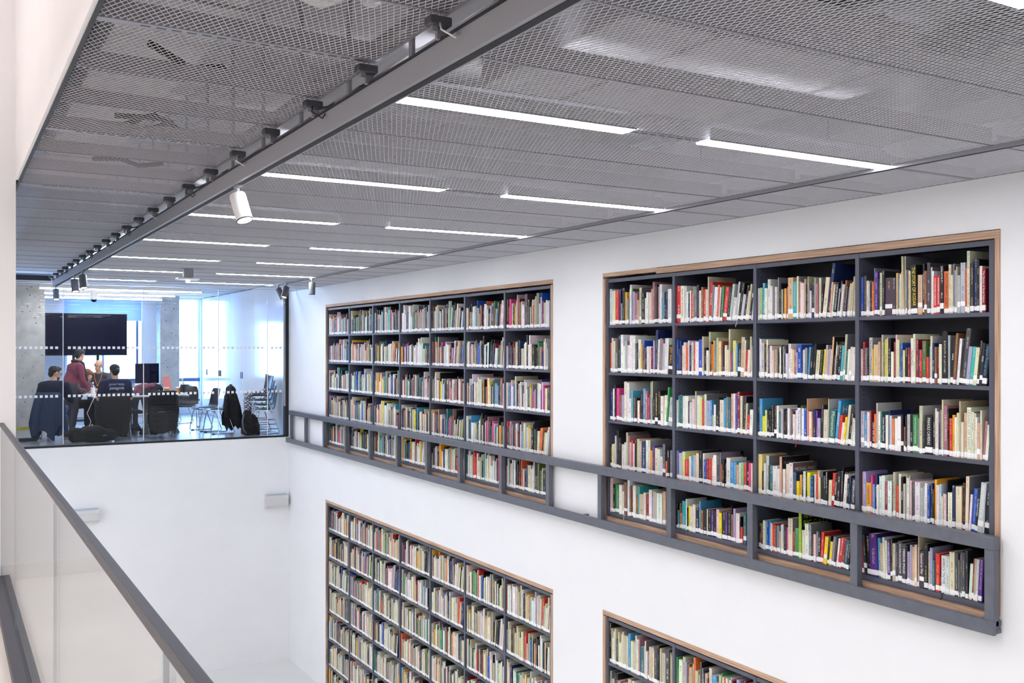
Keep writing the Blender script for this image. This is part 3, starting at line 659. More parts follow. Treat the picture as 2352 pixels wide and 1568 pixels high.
tmats = {}
def ink_mat(c):
    if c not in tmats: tmats[c] = mat('print_' + CNAME[c].replace(' ', '_'), BC[c], 0.5)
    return tmats[c]
lab_cache = {}
for bk in indiv:
    b, r_, i, y, z, w, h, c, l = bk
    rr = random.Random(b * 1000 + r_ * 100 + i)
    d = min(0.30, max(0.17, h * rr.uniform(0.72, 0.86)))
    if bk[:3] in COVERS: d = min(0.31, h * 0.95)
    me, pag, er = cover_mesh(w - 0.0006, h, d, c, b * 1000 + r_ * 100 + i, bk[:3] in TITLES, COVERS[bk[:3]][2] if bk[:3] in COVERS else None)
    o = bpy.data.objects.new('book', me); COL.objects.link(o)
    ang = lean_place(w, h, l)
    dx = rr.choice([0, 0, 0.002, 0.004, 0.008])
    o.matrix_world = place_matrix(y, z, w, ang, dx)
    size = 'thick ' if w > 0.04 else ('slim ' if w < 0.014 else '')
    tall = 'tall ' if h > 0.33 else ('short ' if h < 0.2 else '')
    ttl = ''
    o['label'] = f"{size}{tall}{CNAME[c]} book, {ordinal(i + 1)} from left, {ON[r_ - 1]} shelf, {BAYN[b]}"
    o['category'] = 'book'; o['group'] = 'books in the upper bookcase nearest the camera'
    def child(nm, V, m_, Fc=None):
        me2 = bpy.data.meshes.new(nm); me2.from_pydata(V, [], Fc or box_faces(0)); me2.materials.append(m_)
        q = bpy.data.objects.new(nm, me2); COL.objects.link(q); q.parent = o; return q
    child('pages', pag, M['pages'])
    lz = rr.uniform(0.004, 0.014) if rr.random() < 0.85 else rr.uniform(0.03, 0.05); lh = rr.uniform(0.026, 0.036)
    child('spine_label', box_verts(-er - 0.0009, 0.006, -w + 0.0003, -0.0007, lz, lz + lh), M['sticker'])
    if bk[:3] in TITLES:
        tx, tc = TITLES[bk[:3]]; up = tc.endswith('!'); tc = tc[0]
        avail = h - (lz + lh) - 0.03
        size_ = min(w * 0.82, 0.055)
        tm = text_mesh(tx, size_)
        xs = [v.co.x for v in tm.vertices]; ln = max(xs) - min(xs)
        k = min(1.0, avail / ln) if ln else 1
        ky = max(k, min(1.0, k * 1.5))
        if tx in ('LEGACY OF LIGHT', 'AMERICA TINTYPE'): k = avail / ln
        for v in tm.vertices: v.co.x *= k; v.co.y *= ky
        tm.materials.append(ink_mat(tc))
        q = bpy.data.objects.new('spine_lettering', tm); COL.objects.link(q); q.parent = o
        # text +x runs down the spine, text +y to the right-hand neighbour's opposite side, normal towards -x
        zc_ = lz + lh + 0.015 + avail / 2
        if up: R = Matrix(((0, 0, -1), (0, 1, 0), (1, 0, 0)))      # x->z up ; y-> +y ; normal -> -x
        else: R = Matrix(((0, 0, -1), (0, -1, 0), (-1, 0, 0)))
        q.matrix_local = Matrix.Translation((-er - 0.0006, -w / 2, zc_)) @ R.to_4x4()
    if bk[:3] in COVERS:
        tx, tc = COVERS[bk[:3]][:2]
        big = 0.062 if 'BIG' in tx else 0.034
        tm_l = tx.split('|'); zz = h - 0.03
        for j, line in enumerate(tm_l):
            sz = (0.036 if j == 0 else 0.066) if len(tm_l) > 1 else (0.07 if tx == 'HOCK' else 0.036)
            tm = text_mesh(line, sz, 'LEFT'); tm.materials.append(ink_mat(tc))
            xs = [v.co.x for v in tm.vertices]
            k = min(1.0, (d - 0.03) / (max(xs) - min(xs)))
            if 'BIG DATA' in tx or tx == 'MICHAEL FRIED': k = (d - 0.045) / (max(xs) - min(xs))
            for v in tm.vertices: v.co.x *= k
            q = bpy.data.objects.new('cover_lettering', tm); COL.objects.link(q); q.parent = o
            R = Matrix(((1, 0, 0), (0, 0, -1), (0, 1, 0)))           # x->x, y->z, normal -> -y
            q.matrix_local = Matrix.Translation((0.018, -w - 0.0004, zz - sz * 0.5)) @ R.to_4x4()
            zz -= sz * 1.05

# ribbon bookmarks hanging over the shelf edge
for row, yy, colr, ln in ((1, 6.58, '#b01c30', 0.13), (1, 5.78, '#c8ccd2', 0.05), (3, 5.29, '#c8283c', 0.05), (5, 3.99, '#15161a', 0.06), (5, 7.38, '#e6e8ea', 0.09)):
    cand = [bk for bk in indiv if bk[1] == row]
    bk = min(cand, key=lambda q: abs(q[3] - q[5] / 2 - yy))
    o = next(q for q in bpy.data.objects if q.name.startswith('book') and q.get('category') == 'book' and (q.matrix_world.translation - Vector((XSP, bk[3], bk[4]))).length < 0.02 + bk[5] * 0.02)
    inv = o.matrix_world.inverted(); yb_ = bk[3] - bk[5] / 2; zb_ = bk[4]
    pts = [inv @ Vector(p) for p in ((XSP + 0.05, yb_, zb_ + 0.003), (5.513, yb_, zb_ + 0.003), (5.509, yb_ - 0.002, zb_ - 0.02), (5.508, yb_ + 0.006, zb_ - ln * 0.6), (5.508, yb_ + 0.012, zb_ - ln))]
    MB().tube(pts, 0.0028, 6).build('bookmark_ribbon', mat('ribbon', colr, 0.6), o, local=True, smooth=True)

# all remaining books: one mass per shelf colouring, joined
SV = []; SF = []; SM = []; SC = []; SI = []; SU = []
def mass_book(y, z, w, h, d, c, ang, dx, r):
    cov, pag, er = book_parts(w, h, d)
    Mx = place_matrix(y, z, w, ang, dx)
    base = [min(1, q * r.uniform(0.83, 1.06)) for q in lin(BC[c])]; ink = ink_for(c, r); sd = r.random()
    side = lin(r.choice(['#b9b8b8', '#8f9096', '#c7bda8', '#6f7078'])) if c in 'OcS' and r.random() < 0.75 else base
    lz = r.uniform(0.003, 0.012); lh = r.uniform(0.026, 0.036)
    for kind, bv in [('c', q) for q in cov] + [('p', pag), ('l', box_verts(-er - 0.0009, 0.004, -w + 0.0004, -0.0004, lz, lz + lh))]:
        o = len(SV); fs = box_faces(o)
        for p in bv:
            SV.append(tuple(Mx @ Vector(p)))
        for fi, f in enumerate(fs):
            SF.append(f); SM.append({'c': 0, 'p': 1, 'l': 2}[kind])
            isp = kind == 'c' and bv is cov[2]
            for j in f:
                x_, y_, z_ = bv[j - o]
                SC.extend((*(side if bv is cov[0] and fi != 5 else base), 1)); SI.extend((*ink, 1))
                SU.extend(((-y_ / w) if isp else 0.0, z_ if (isp and fi == 5) else 0.0, sd))
for bk in stuff:
    b, r_, i, y, z, w, h, c, l = bk
    rr = random.Random(b * 1000 + r_ * 100 + i)
    mass_book(y, z, w - 0.0006, h, min(0.30, max(0.17, h * rr.uniform(0.72, 0.86))), c, lean_place(w, h, l), rr.choice([0, 0, 0.002, 0.004, 0.008]), rr)
PAL_U = 'WWWWWWWwwwwwwwwwccccccccKKKKKKKKKKKKkkkDDDDssssSSSOOOONNNBbRRrrpVvYyHAaaMmTCGUiEPm'
PAL_L = 'OOOOOOOOOOOOOcccccccccccwwwwwwwWWKKKKKKKDDDsssSNNBbRrHAMTGpmv'
def fill_shelf(a, b, z, room, pal, r, wmul=1.0, hm=0.275):
    y = b - 0.019
    end = a + 0.018 + (r.uniform(0, 0.09) if r.random() < 0.35 else 0.0)
    leaning = r.random() < 0.4; lean_from = a + r.uniform(0.1, 0.5)
    cur = r.choice(pal); amax = 0.0
    while True:
        w = max(0.007, min(0.06, r.lognormvariate(math.log(0.019 * wmul), 0.5)))
        if y - w < end: break
        h = max(0.19, min(room - 0.02, r.gauss(hm, 0.036)))
        if r.random() < 0.1: h = min(room - 0.025, h + 0.07)
        if r.random() > 0.1: cur = r.choice(pal)
        ang = 0.0
        if leaning and y < lean_from:
            amax = min(0.12, amax + 0.03); ang = amax
        mass_book(y, z, w - 0.0006, h, min(0.29, h * r.uniform(0.72, 0.85)), cur, ang, r.choice([0, 0, 0.002, 0.005, 0.008]), r)
        y -= w * (1.0 if ang == 0 else 1.02)
for k in range(7):
    for j, z in enumerate(SH_UP):
        fill_shelf(ups2[k], ups2[k + 1], z, 0.40, PAL_U, random.Random(31 * k + j), 1.15)
    for j, z in enumerate(SH_LOW):
        fill_shelf(ups2[k], ups2[k + 1], z, 0.40, PAL_L, random.Random(977 + 31 * k + j), 1.0, 0.305)
for k in range(4):
    for j, z in enumerate(SH_LOW[:4]):
        if k >= 1:
            fill_shelf(ups1[k], ups1[k + 1], z, 0.40, PAL_L, random.Random(1977 + 31 * k + j), 1.15, 0.305)
me = bpy.data.meshes.new('books'); me.from_pydata(SV, [], SF)
for m_ in (M['book'], M['pages'], M['sticker']): me.materials.append(m_)
me.polygons.foreach_set('material_index', SM)
tint_attrs(me, SC, SI, SU)
o = bpy.data.objects.new('shelved_books', me); COL.objects.link(o)
o['kind'] = 'stuff'; o['label'] = 'hundreds of further books filling the other shelves of the bookcases'; o['category'] = 'books'
print('BOOKS', len(indiv), len(stuff), len(SF))
# ------------------------------------------------------------------ meeting room behind the glass
M['room_wall'] = mat('room_wall_white', '#eef1f6', 0.6)
M['room_ceil'] = mat('room_ceiling', '#d9d9dc', 0.7)
M['concrete'] = mat('raw_concrete', '#bab8b4', 0.8, var=0.16, scale=5, bump=0.25, bscale=35)
_nt = M['concrete'].node_tree; _b = _nt.nodes['Principled BSDF']; _src = _b.inputs['Base Color'].links[0].from_socket
_tc = _nt.nodes.new('ShaderNodeTexCoord'); _n = _nt.nodes.new('ShaderNodeTexNoise'); _n.inputs['Scale'].default_value = 22; _n.inputs['Detail'].default_value = 1
_r = _nt.nodes.new('ShaderNodeValToRGB'); _r.color_ramp.elements[0].position = 0.70; _r.color_ramp.elements[1].position = 0.74
_m = _nt.nodes.new('ShaderNodeMix'); _m.data_type = 'RGBA'; _m.inputs['B'].default_value = (0.10, 0.10, 0.10, 1)      # air pockets
_nt.links.new(_tc.outputs['Object'], _n.inputs['Vector']); _nt.links.new(_n.outputs['Fac'], _r.inputs['Fac']); _nt.links.new(_r.outputs['Color'], _m.inputs['Factor'])
_nt.links.new(_src, _m.inputs['A']); _nt.links.new(_m.outputs['Result'], _b.inputs['Base Color'])
M['gloss_white'] = mat('white_gloss_laminate', '#eef0f4', 0.12)
M['win_frame'] = mat('blue_grey_frame', '#4d6a9a', 0.5)
M['win_light'] = mat('pale_frame', '#dfe8f4', 0.5)
M['tabletop'] = mat('white_table_laminate', '#f3f4f6', 0.25)
M['grey_leg'] = mat('grey_table_leg', '#5a5d66', 0.5)
M['plastic'] = mat('black_shell_plastic', '#23252c', 0.35)
M['screen'] = mat('dark_screen', '#050a22', 0.2, spec=0.12)
M['blackcloth'] = mat('black_cloth', '#0b0b0f', 0.85, var=0.2, scale=6)
M['navycloth'] = mat('navy_cloth', '#1b2740', 0.9, var=0.2, scale=10)
M['denim'] = mat('blue_jacket_cloth', '#1f3450', 0.9, var=0.15, scale=6)

struct('floor_meeting', MB().box(0.4, 6.05, YG + 0.002, 25.2, -0.02, 0.0), M['floor_room'], label='grey concrete floor of the meeting room')
rc = struct('ceiling_meeting', MB().box(0.4, 6.05, YG, 25.2, CZM, CZM + 0.1), M['room_ceil'], label='pale meeting room ceiling')
for k in range(11):
    y = YG + 0.45 + 0.671 * k
    MB().box(0.5, 5.55, y - 0.012, y + 0.012, CZM - 0.012, CZM).build('ceiling_rail', M['rail'], rc)
struct('wall_room_left', MB().box(0.4, 0.5, YG + 0.05, 25.2, 0, CZM), M['room_wall'])
struct('wall_room_right', MB().box(6.0, 6.1, YG + 0.2, 25.2, 0, CZM), M['room_wall'])
B0, B1 = 24.75, 25.0
mb = MB().box(0.5, 2.45, B0, B1, 0, CZM).box(4.13, 4.93, B0, B1, 0, CZM).box(5.51, 6.0, B0, B1, 0, CZM)
mb.box(2.45, 4.13, B0, B1, 0, 0.82).box(4.93, 5.51, B0, B1, 0, 0.30).box(2.45, 4.13, B0, B1, 2.80, CZM).box(4.93, 5.51, B0, B1, 2.80, CZM)
struct('wall_room_far', mb, M['room_wall'], label='pale far wall of the meeting room with two windows')
w1 = struct('window_1', MB().box(2.45, 4.13, B0 + 0.08, B0 + 0.14, 0.82, 0.88), M['win_frame'], label='bright window behind the large screen')
MB().box(2.45, 4.13, B0 + 0.08, B0 + 0.14, 2.74, 2.80).build('window_frame', M['win_frame'], w1)
for x in (2.45, 3.25, 4.02): MB().box(x, x + 0.05, B0 + 0.08, B0 + 0.14, 0.88, 2.74).build('window_frame', M['win_frame'] if x > 4 else M['win_light'], w1)
MB().box(2.47, 4.1, B0 + 0.105, B0 + 0.115, 0.85, 2.77).build('window_pane', M['pane'], w1)
MB().box(2.40, 4.18, B0 - 0.10, B0 + 0.08, 0.79, 0.82).build('window_sill', M['win_frame'], w1)
w2 = struct('window_2', MB().box(4.93, 5.51, B0 + 0.06, B0 + 0.14, 0.30, 0.352), M['win_frame'], label='tall bright window between the concrete column and the cupboards')
MB().box(4.93, 5.51, B0 + 0.04, B0 + 0.14, 0.79, 0.875).build('window_transom', M['win_frame'], w2)
for x in (4.93, 5.47): MB().box(x, x + 0.04, B0 + 0.06, B0 + 0.14, 0.352, 2.80).build('window_frame', M['win_light'], w2)
MB().box(4.96, 5.49, B0 + 0.095, B0 + 0.105, 0.34, 2.80).build('window_pane', M['pane'], w2)
bm_ = bpy.data.materials.new('blind_fabric'); bm_.use_nodes = True
nt = bm_.node_tree; nt.nodes.clear(); o_ = nt.nodes.new('ShaderNodeOutputMaterial'); mx = nt.nodes.new('ShaderNodeMixShader'); mx.inputs[0].default_value = 0.30
df = nt.nodes.new('ShaderNodeBsdfDiffuse'); df.inputs[0].default_value = (*lin('#c6d5ee'), 1); tl = nt.nodes.new('ShaderNodeBsdfTranslucent'); tl.inputs[0].default_value = (*lin('#d3e1f5'), 1)
nt.links.new(df.outputs[0], mx.inputs[1]); nt.links.new(tl.outputs[0], mx.inputs[2]); nt.links.new(mx.outputs[0], o_.inputs[0])
t = thing('roller_blind', 'grey blue roller blind half drawn above the large screen', 'blind', (3.3, B0 - 0.03, 2.28))
MB().box(2.42, 4.12, B0 - 0.045, B0 - 0.042, 2.28, 2.80).build('blind_fabric', bm_, t)
MB().tube([(2.42, B0 - 0.05, 2.80), (4.12, B0 - 0.05, 2.80)], 0.03, 10).build('blind_roller', M['win_light'], t)
MB().box(2.42, 4.12, B0 - 0.052, B0 - 0.036, 2.265, 2.285).build('blind_bar', M['win_light'], t)
struct('column_left', MB().box(1.235, 1.745, 21.4, 21.95, 0, CZM), M['concrete'], label='raw concrete column at the side of the meeting room')
struct('trim_column_base', MB().box(1.225, 1.755, 21.385, 21.4, 0.0, 0.06), mat('yellow_mark', '#b9b03a', 0.8, var=0.3, scale=12))
struct('column_right', MB().box(4.44, 4.88, 24.1, 24.6, 0, 1.93).box(4.442, 4.878, 24.102, 24.6, 1.93, 1.94).box(4.44, 4.88, 24.1, 24.6, 1.94, CZM), M['concrete'], label='raw concrete column beside the tall window')
# neighbouring house outside
hm = mat('pale_render', '#e9ecf2', 0.8); hr = mat('pale_roof', '#c3c8d6', 0.8, var=0.1)
t = thing('house', 'pale house with a pitched roof outside the tall window', 'house', (8.4, 38, -3))
MB().box(6.6, 9.4, 36, 42, -3, 0.6).build('house_wall', hm, t)
MB().prism([(6.5, 0.6), (9.5, 0.6), (8.0, 2.0)], 35.9, 42.1, 'Y').build('house_roof', hr, t)
for x in (7.0, 8.3): MB().box(x, x + 0.6, 35.97, 36.0, -0.9, 0.1).build('house_window', M['win_frame'], t)
t = thing('closed_parasol', 'closed lavender parasol outside the tall window', 'parasol', (7.55, 33.0, -3))
MB().lathe([(0.02, 0.9), (0.3, 1.1), (0.22, 1.6), (0.05, 2.3)], 12, (7.55, 33.0, -0.3)).build('parasol_canopy', mat('lavender_canvas', '#b9bfe6', 0.8), t)
MB().tube([(7.55, 33, -3), (7.55, 33, 2.1)], 0.03, 8).build('parasol_pole', M['rail'], t)

# glass partition
t = thing('glass_partition', 'frameless glass partition with rows of white squares, closing the meeting room', 'partition', (3, YG, 0))
xs = (0.44, 1.703, 2.962, 4.226, 5.11, 5.434)
for i, (a, b) in enumerate(zip(xs[:-1], xs[1:])):
    zt = 2.66 if a > 1.6 else 2.715
    g = MB().box(a + 0.006, b - 0.006, YG + 0.012, YG + 0.024, 0.014, zt).build('glass_pane', M['partition'], t)
    m_ = MB(); n = max(1, int((b - a - 0.05) / 0.0765)); p0 = a + ((b - a) - 0.0765 * (n - 1)) / 2
    for q in range(n):
        for z in (1.622, 0.825):
            m_.box(p0 + q * 0.0765 - 0.0215, p0 + q * 0.0765 + 0.0215, YG + 0.0095, YG + 0.0115, z - 0.021, z + 0.021)
    m_.build('frit_squares', M['frit'], g, kind='stuff')
for x in xs[1:-1]: MB().box(x - 0.005, x + 0.005, YG + 0.008, YG + 0.028, 0.03, 2.66).build('silicone_joint', M['frit'], t)
MB().box(0.44, 5.46, YG - 0.004, YG + 0.04, -0.018, 0.014).build('bottom_channel', M['black'], t)
MB().box(5.434, 5.499, YG - 0.004, YG + 0.12, -0.018, 2.66).build('end_frame', M['black'], t)
MB().box(5.40, 5.43, YG - 0.03, YG + 0.005, 0.55, 2.4).build('edge_profile', M['rail'], t)

# cupboards along the right of the room
for i, (a, b) in enumerate(((17.78, 18.15), (18.15, 20.05), (20.05, 21.95), (21.95, 23.85), (23.85, 24.74))):
    lab = ('white full height cupboard next to the glass, single narrow door', 'white double door cupboard behind the stacked chairs', 'white double door cupboard second from the stacked chairs',
           'white double door cupboard third from the stacked chairs', 'white single door cupboard beside the tall window')[i]
    t = thing('cupboard', lab, 'cupboard', (5.75, (a + b) / 2, 0), group='white cupboards')
    MB().box(5.57, 5.995, a + 0.001, b - 0.001, 0.0, 2.84).build('cupboard_body', M['gloss_white'], t)
    mids = (a, (a + b) / 2, b) if 1 <= i <= 3 else (a, b)
    for j, (c, d) in enumerate(zip(mids[:-1], mids[1:])):
        dr = MB().box(5.55, 5.569, c + 0.004, d - 0.004, 0.05, 2.835).build('cupboard_door', M['gloss_white'], t, bevel=0.002)
        if i == 0: continue
        hy = (d - 0.06) if j == 0 and len(mids) == 3 else c + 0.06
        if i == 4: hy = c + 0.35
        MB().box(5.535, 5.549, hy - 0.012, hy + 0.012, 0.96, 1.10).build('door_handle', M['win_frame'] if i == 2 else M['dark'], dr)

# pendant lights
for (x0, x1, y, lab) in ((1.47, 4.25, 19.0, 'long lit pendant light nearest the glass in the meeting room'), (1.68, 4.1, 20.7, 'long lit pendant light in the middle of the meeting room'), (1.8, 4.16, 22.4, 'long lit pendant light nearest the windows')):
    t = thing('pendant_light', lab, 'light', ((x0 + x1) / 2, y, 2.66), group='meeting room pendant lights')
    MB().box(x0, x1, y - 0.035, y + 0.035, 2.685, 2.745).build('light_housing', M['white'], t)
    MB().box(x0, x1, y - 0.03, y + 0.03, 2.665, 2.685).build('light_diffuser', M['lamp2'], t)
    for x in (x0 + 0.3, x1 - 0.3): MB().tube([(x, y, 2.745), (x, y, CZM)], 0.004, 6).build('suspension_wire', M['rail'], t)
t = thing('dome_camera', 'white dome camera under the meeting room ceiling', 'camera', (2.5, 20.2, 2.55))
MB().lathe([(0.07, 0.30), (0.07, 0.03), (0.06, 0.0)], 16, (2.5, 20.2, 2.55)).build('camera_body', M['white'], t)
MB().ellipsoid((2.5, 20.2, 2.55), (0.055, 0.055, 0.05)).build('camera_dome', M['screen'], t, smooth=True)

# large screen
t = thing('wall_screen', 'large dark flat screen in front of the blind', 'screen', (2.77, 23.5, 0))
MB().box(1.924, 3.609, 23.5, 23.56, 1.449, 2.389).build('screen_body', M['black'], t, bevel=0.006)
MB().box(1.94, 3.593, 23.495, 23.4995, 1.468, 2.374).build('screen_panel', M['screen'], t)
for x in (2.5, 3.0): MB().box(x - 0.03, x + 0.03, 23.56, 23.62, 0.02, 2.2).build('stand_post', M['black'], t)
MB().box(2.2, 3.3, 23.3, 23.9, 0, 0.04).build('stand_base', M['black'], t)

# tables
def table(label, x0, x1, y0, y1, legs):
    t = thing('table', label, 'table', ((x0 + x1) / 2, (y0 + y1) / 2, 0))
    MB().box(x0, x1, y0, y1, 0.705, 0.735).build('table_top', M['tabletop'], t, bevel=0.005)
    MB().box(x0 + 0.1, x1 - 0.1, y0 + 0.08, y0 + 0.12, 0.655, 0.704).box(x0 + 0.1, x1 - 0.1, y1 - 0.12, y1 - 0.08, 0.655, 0.704).build('table_apron', M['grey_leg'], t)
    for x in legs:
        for yy in (y0 + 0.35, y1 - 0.35):
            MB().prism([(x - 0.10, 0.704), (x + 0.10, 0.704), (x + 0.05, 0.45), (x + 0.05, 0.12), (x + 0.12, 0.0), (x - 0.12, 0.0), (x - 0.05, 0.12), (x - 0.05, 0.45)], yy - 0.02, yy + 0.02, 'Y').build('table_leg', M['grey_leg'], t)
    return t
table('white meeting table with cups and a heap of clothes on it', 2.36, 4.02, 18.98, 20.85, (2.6, 3.0, 3.3, 3.8))
table('white table further back carrying the desktop computer', 3.1, 4.06, 21.15, 22.6, (3.3, 3.85))

# desktop computer
t = thing('desktop_computer', 'all in one desktop computer with a dark screen and silver chin', 'computer', (3.79, 22.05, 0.735))
MB().box(3.545, 4.035, 22.03, 22.06, 0.86, 1.285).build('computer_screen', M['screen'], t, bevel=0.006)
MB().box(3.545, 4.035, 22.03, 22.06, 0.79, 0.859).build('computer_chin', M['spot_w'], t, bevel=0.004)
MB().box(3.70, 3.88, 22.06, 22.07, 0.74, 1.0).build('computer_stand', M['spot_w'], t)
MB().box(3.69, 3.89, 21.95, 22.13, 0.735, 0.745).build('computer_foot', M['spot_w'], t)

# small things on the table
ZTB = 0.735
cupm = mat('kraft_paper', '#b98a56', 0.8, var=0.15, scale=60)
def cup(label, x, y, body, r=0.042, h=0.11, lid=True):
    t = thing('paper_cup', label, 'cup', (x, y, ZTB))
    MB().lathe([(r * 0.7, 0), (r, h)], 18, (x, y, ZTB)).build('cup_body', body, t, smooth=False)
    if lid: MB().lathe([(r * 1.04, h), (r * 1.04, h + 0.008), (r * 0.9, h + 0.016)], 18, (x, y, ZTB)).build('cup_lid', M['white'], t)
cup('brown paper coffee cup between the heap of clothes and the pink folder', 3.67, 19.30, cupm, 0.048, 0.115)
cup('brown paper coffee cup beside the tall white bottle', 3.90, 19.35, cupm, 0.048, 0.115)
cup('dark grey cup at the table end', 3.975, 19.62, M['grey_leg'], 0.045, 0.10, False)
def bottle(label, x, y, h, r, body, band=None):
    t = thing('bottle', label, 'bottle', (x, y, ZTB))
    MB().lathe([(r * 0.95, 0), (r, 0.01), (r, h * 0.66), (r * 0.4, h * 0.82), (r * 0.4, h * 0.9)], 18, (x, y, ZTB)).build('bottle_body', body, t)
    MB().lathe([(r * 0.46, h * 0.9), (r * 0.46, h)], 14, (x, y, ZTB)).build('bottle_cap', M['white'], t)
    if band: MB().lathe([(r * 1.02, h * 0.1), (r * 1.02, h * 0.6)], 18, (x, y, ZTB)).build('bottle_label', band, t)
bottle('tall white bottle with a black label near the table end', 3.955, 19.25, 0.30, 0.042, M['white'], M['black'])
bottle('clear water bottle in front of the bald man', 2.42, 19.7, 0.24, 0.038, M['pane'], M['white'])
bottle('small white bottle beside the heap of clothes', 3.50, 19.12, 0.09, 0.022, M['white'])
t = thing('pink_folder', 'pink folder standing upright on the table', 'folder', (3.78, 19.75, ZTB))
MB().cbox((3.77, 19.75, ZTB + 0.165), (0.14, 0.02, 0.33), Matrix.Rotation(math.radians(-10), 3, 'Y')).build('folder_cover', mat('pink_card', '#e98f8a', 0.6), t)
MB().cbox((3.775, 19.763, ZTB + 0.16), (0.13, 0.006, 0.31), Matrix.Rotation(math.radians(-10), 3, 'Y')).build('folder_pages', M['white'], t)
for i, (x, y, a, lab) in enumerate(((2.35, 19.9, 10, 'sheet of white paper under the writing hand'), (2.62, 19.75, -14, 'sheet of white paper beside the water bottle'), (3.83, 19.05, 25, 'sheet of white paper near the table end'), (2.75, 20.15, 30, 'sheet of white paper in front of the bald man'))):
    o = MB().cbox((0, 0, 0.001), (0.21, 0.297, 0.002)).build('paper_sheet', M['white']); o.location = (x, y, ZTB); o.rotation_euler.z = math.radians(a)
    tag(o, lab, 'paper')
o = MB().cbox((2.47, 19.25, ZTB + 0.012), (0.16, 0.10, 0.024)).build('notebook', mat('yellow_card', '#f0b429', 0.6), bevel=0.004)
tag(o, 'yellow notebook on the table beside the man in the cap', 'notebook')
o = MB().cbox((3.05, 19.1, ZTB + 0.006), (0.26, 0.09, 0.012)).build('keyboard', M['black'], bevel=0.003); tag(o, 'slim black keyboard on the table edge', 'keyboard')
o = MB().box(1.12, 1.40, 18.72, 18.80, 0, 0.06).build('floor_socket_bar', M['black'], bevel=0.008); tag(o, 'low black socket bar lying on the floor by the glass', 'socket bar')

# ------------------------------------------------------------------ chairs
def make_chair(label):
    t = thing('shell_chair', label, 'chair', group='black shell chairs with chrome sled legs')
    prof = [(0.215, 0.425, .37), (0.19, 0.445, .40), (0.08, 0.448, .42), (-0.05, 0.442, .43), (-0.14, 0.446, .43), (-0.185, 0.475, .43), (-0.205, 0.54, .42), (-0.22, 0.63, .42), (-0.238, 0.73, .41), (-0.262, 0.80, .37), (-0.272, 0.825, .32)]
    nx = 9; V = []; Fc = []
    for k, (y, z, w) in enumerate(prof):
        for i in range(nx):
            u = i / (nx - 1) * 2 - 1
            lift = 0.022 * u * u
            if k < 5: V.append((u * w / 2, y, z + lift))
            else: V.append((u * w / 2, y + lift * 1.4, z))
    for k in range(len(prof) - 1):
        for i in range(nx - 1): Fc.append((k * nx + i, k * nx + i + 1, (k + 1) * nx + i + 1, (k + 1) * nx + i))
    me = bpy.data.meshes.new('chair_shell'); me.from_pydata(V, [], Fc); me.materials.append(M['plastic'])
    bm = bmesh.new(); bm.from_mesh(me); bmesh.ops.solidify(bm, geom=bm.faces[:], thickness=0.012); bmesh.ops.recalc_face_normals(bm, faces=bm.faces[:]); bm.to_mesh(me); bm.free()
    o = bpy.data.objects.new('chair_shell', me); COL.objects.link(o); o.parent = t; smooth_by_angle(o, 50)
    for s in (-1, 1):
        x = s * 0.205
        MB().tube([(s * 0.10, 0.13, 0.425), (x, 0.135, 0.42), (s * 0.222, 0.16, 0.36), (s * 0.235, 0.22, 0.03), (s * 0.235, 0.20, 0.011), (s * 0.235, -0.22, 0.011), (s * 0.235, -0.24, 0.03), (s * 0.222, -0.12, 0.36), (x, -0.10, 0.42), (s * 0.10, -0.10, 0.425)], 0.009, 8).build('sled_leg', M['chrome'], t, local=True, smooth=True)
        MB().tube([(s * 0.234, 0.19, 0.012), (s * 0.234, 0.14, 0.012)], 0.012, 8).build('glide', M['plastic'], t, local=True)
    MB().tube([(-0.205, -0.10, 0.42), (0.205, -0.10, 0.42)], 0.009, 8).tube([(-0.205, 0.135, 0.42), (0.205, 0.135, 0.42)], 0.009, 8).build('seat_bar', M['chrome'], t, local=True)
    return t
proto = [None]
def chair(label, x, y, face, z=0.0, tilt=0.0):
    if proto[0] is None: t = proto[0] = make_chair(label)
    else: t = dup(proto[0]); t['label'] = label
    t.location = (x, y, z); t.rotation_euler = (tilt, 0, math.radians(face) - math.pi / 2)      # face: heading of the seat front, degrees from +X
    return t
chair('black shell chair under the man in the navy sweater', 1.66, 18.98, 70)
chair('black shell chair under the man in the cap', 2.65, 18.55, 88)
chair('black shell chair covered by the puffer jacket', 3.40, 18.50, 92)
chair('empty black shell chair facing the table end', 4.42, 19.42, 188)
chair('black shell chair with the long black coat on its back', 4.50, 18.72, 184)
chair('black shell chair tucked under the far side of the table', 4.30, 20.55, 250)
chair('black shell chair behind the table near the tall window', 4.35, 21.7, 200)
chair('black shell chair under the bald man', 2.75, 21.55, 262)
for k in range(4):
    chair('black shell chair, ' + ('lowest', 'second lowest', 'second highest', 'topmost')[k] + ' of the stack by the cupboards', 5.22 - 0.028 * k, 18.25, 182, z=0.088 * k)
# swivel chair base under the table
t = thing('swivel_chair', 'black swivel chair with a castor base beside the table leg', 'chair', (3.02, 19.35, 0))
MB().cbox((3.02, 19.35, 0.42), (0.40, 0.40, 0.06)).build('seat', M['plastic'], t, bevel=0.015)
MB().tube([(3.02, 19.35, 0.10), (3.02, 19.35, 0.40)], 0.025, 10).build('gas_lift', M['black'], t)
for k in range(5):
    a = math.radians(72 * k + 20); p = (3.02 + 0.26 * math.cos(a), 19.35 + 0.26 * math.sin(a))
    l = MB().tube([(3.02, 19.35, 0.11), (p[0], p[1], 0.075)], 0.018, 8).build('base_arm', M['black'], t)
    MB().lathe([(0.028, -0.018), (0.03, -0.01), (0.03, 0.01), (0.028, 0.018)], 12, (p[0], p[1], 0.03), Matrix.Rotation(math.pi / 2, 3, 'X')).build('castor', M['black'], l)
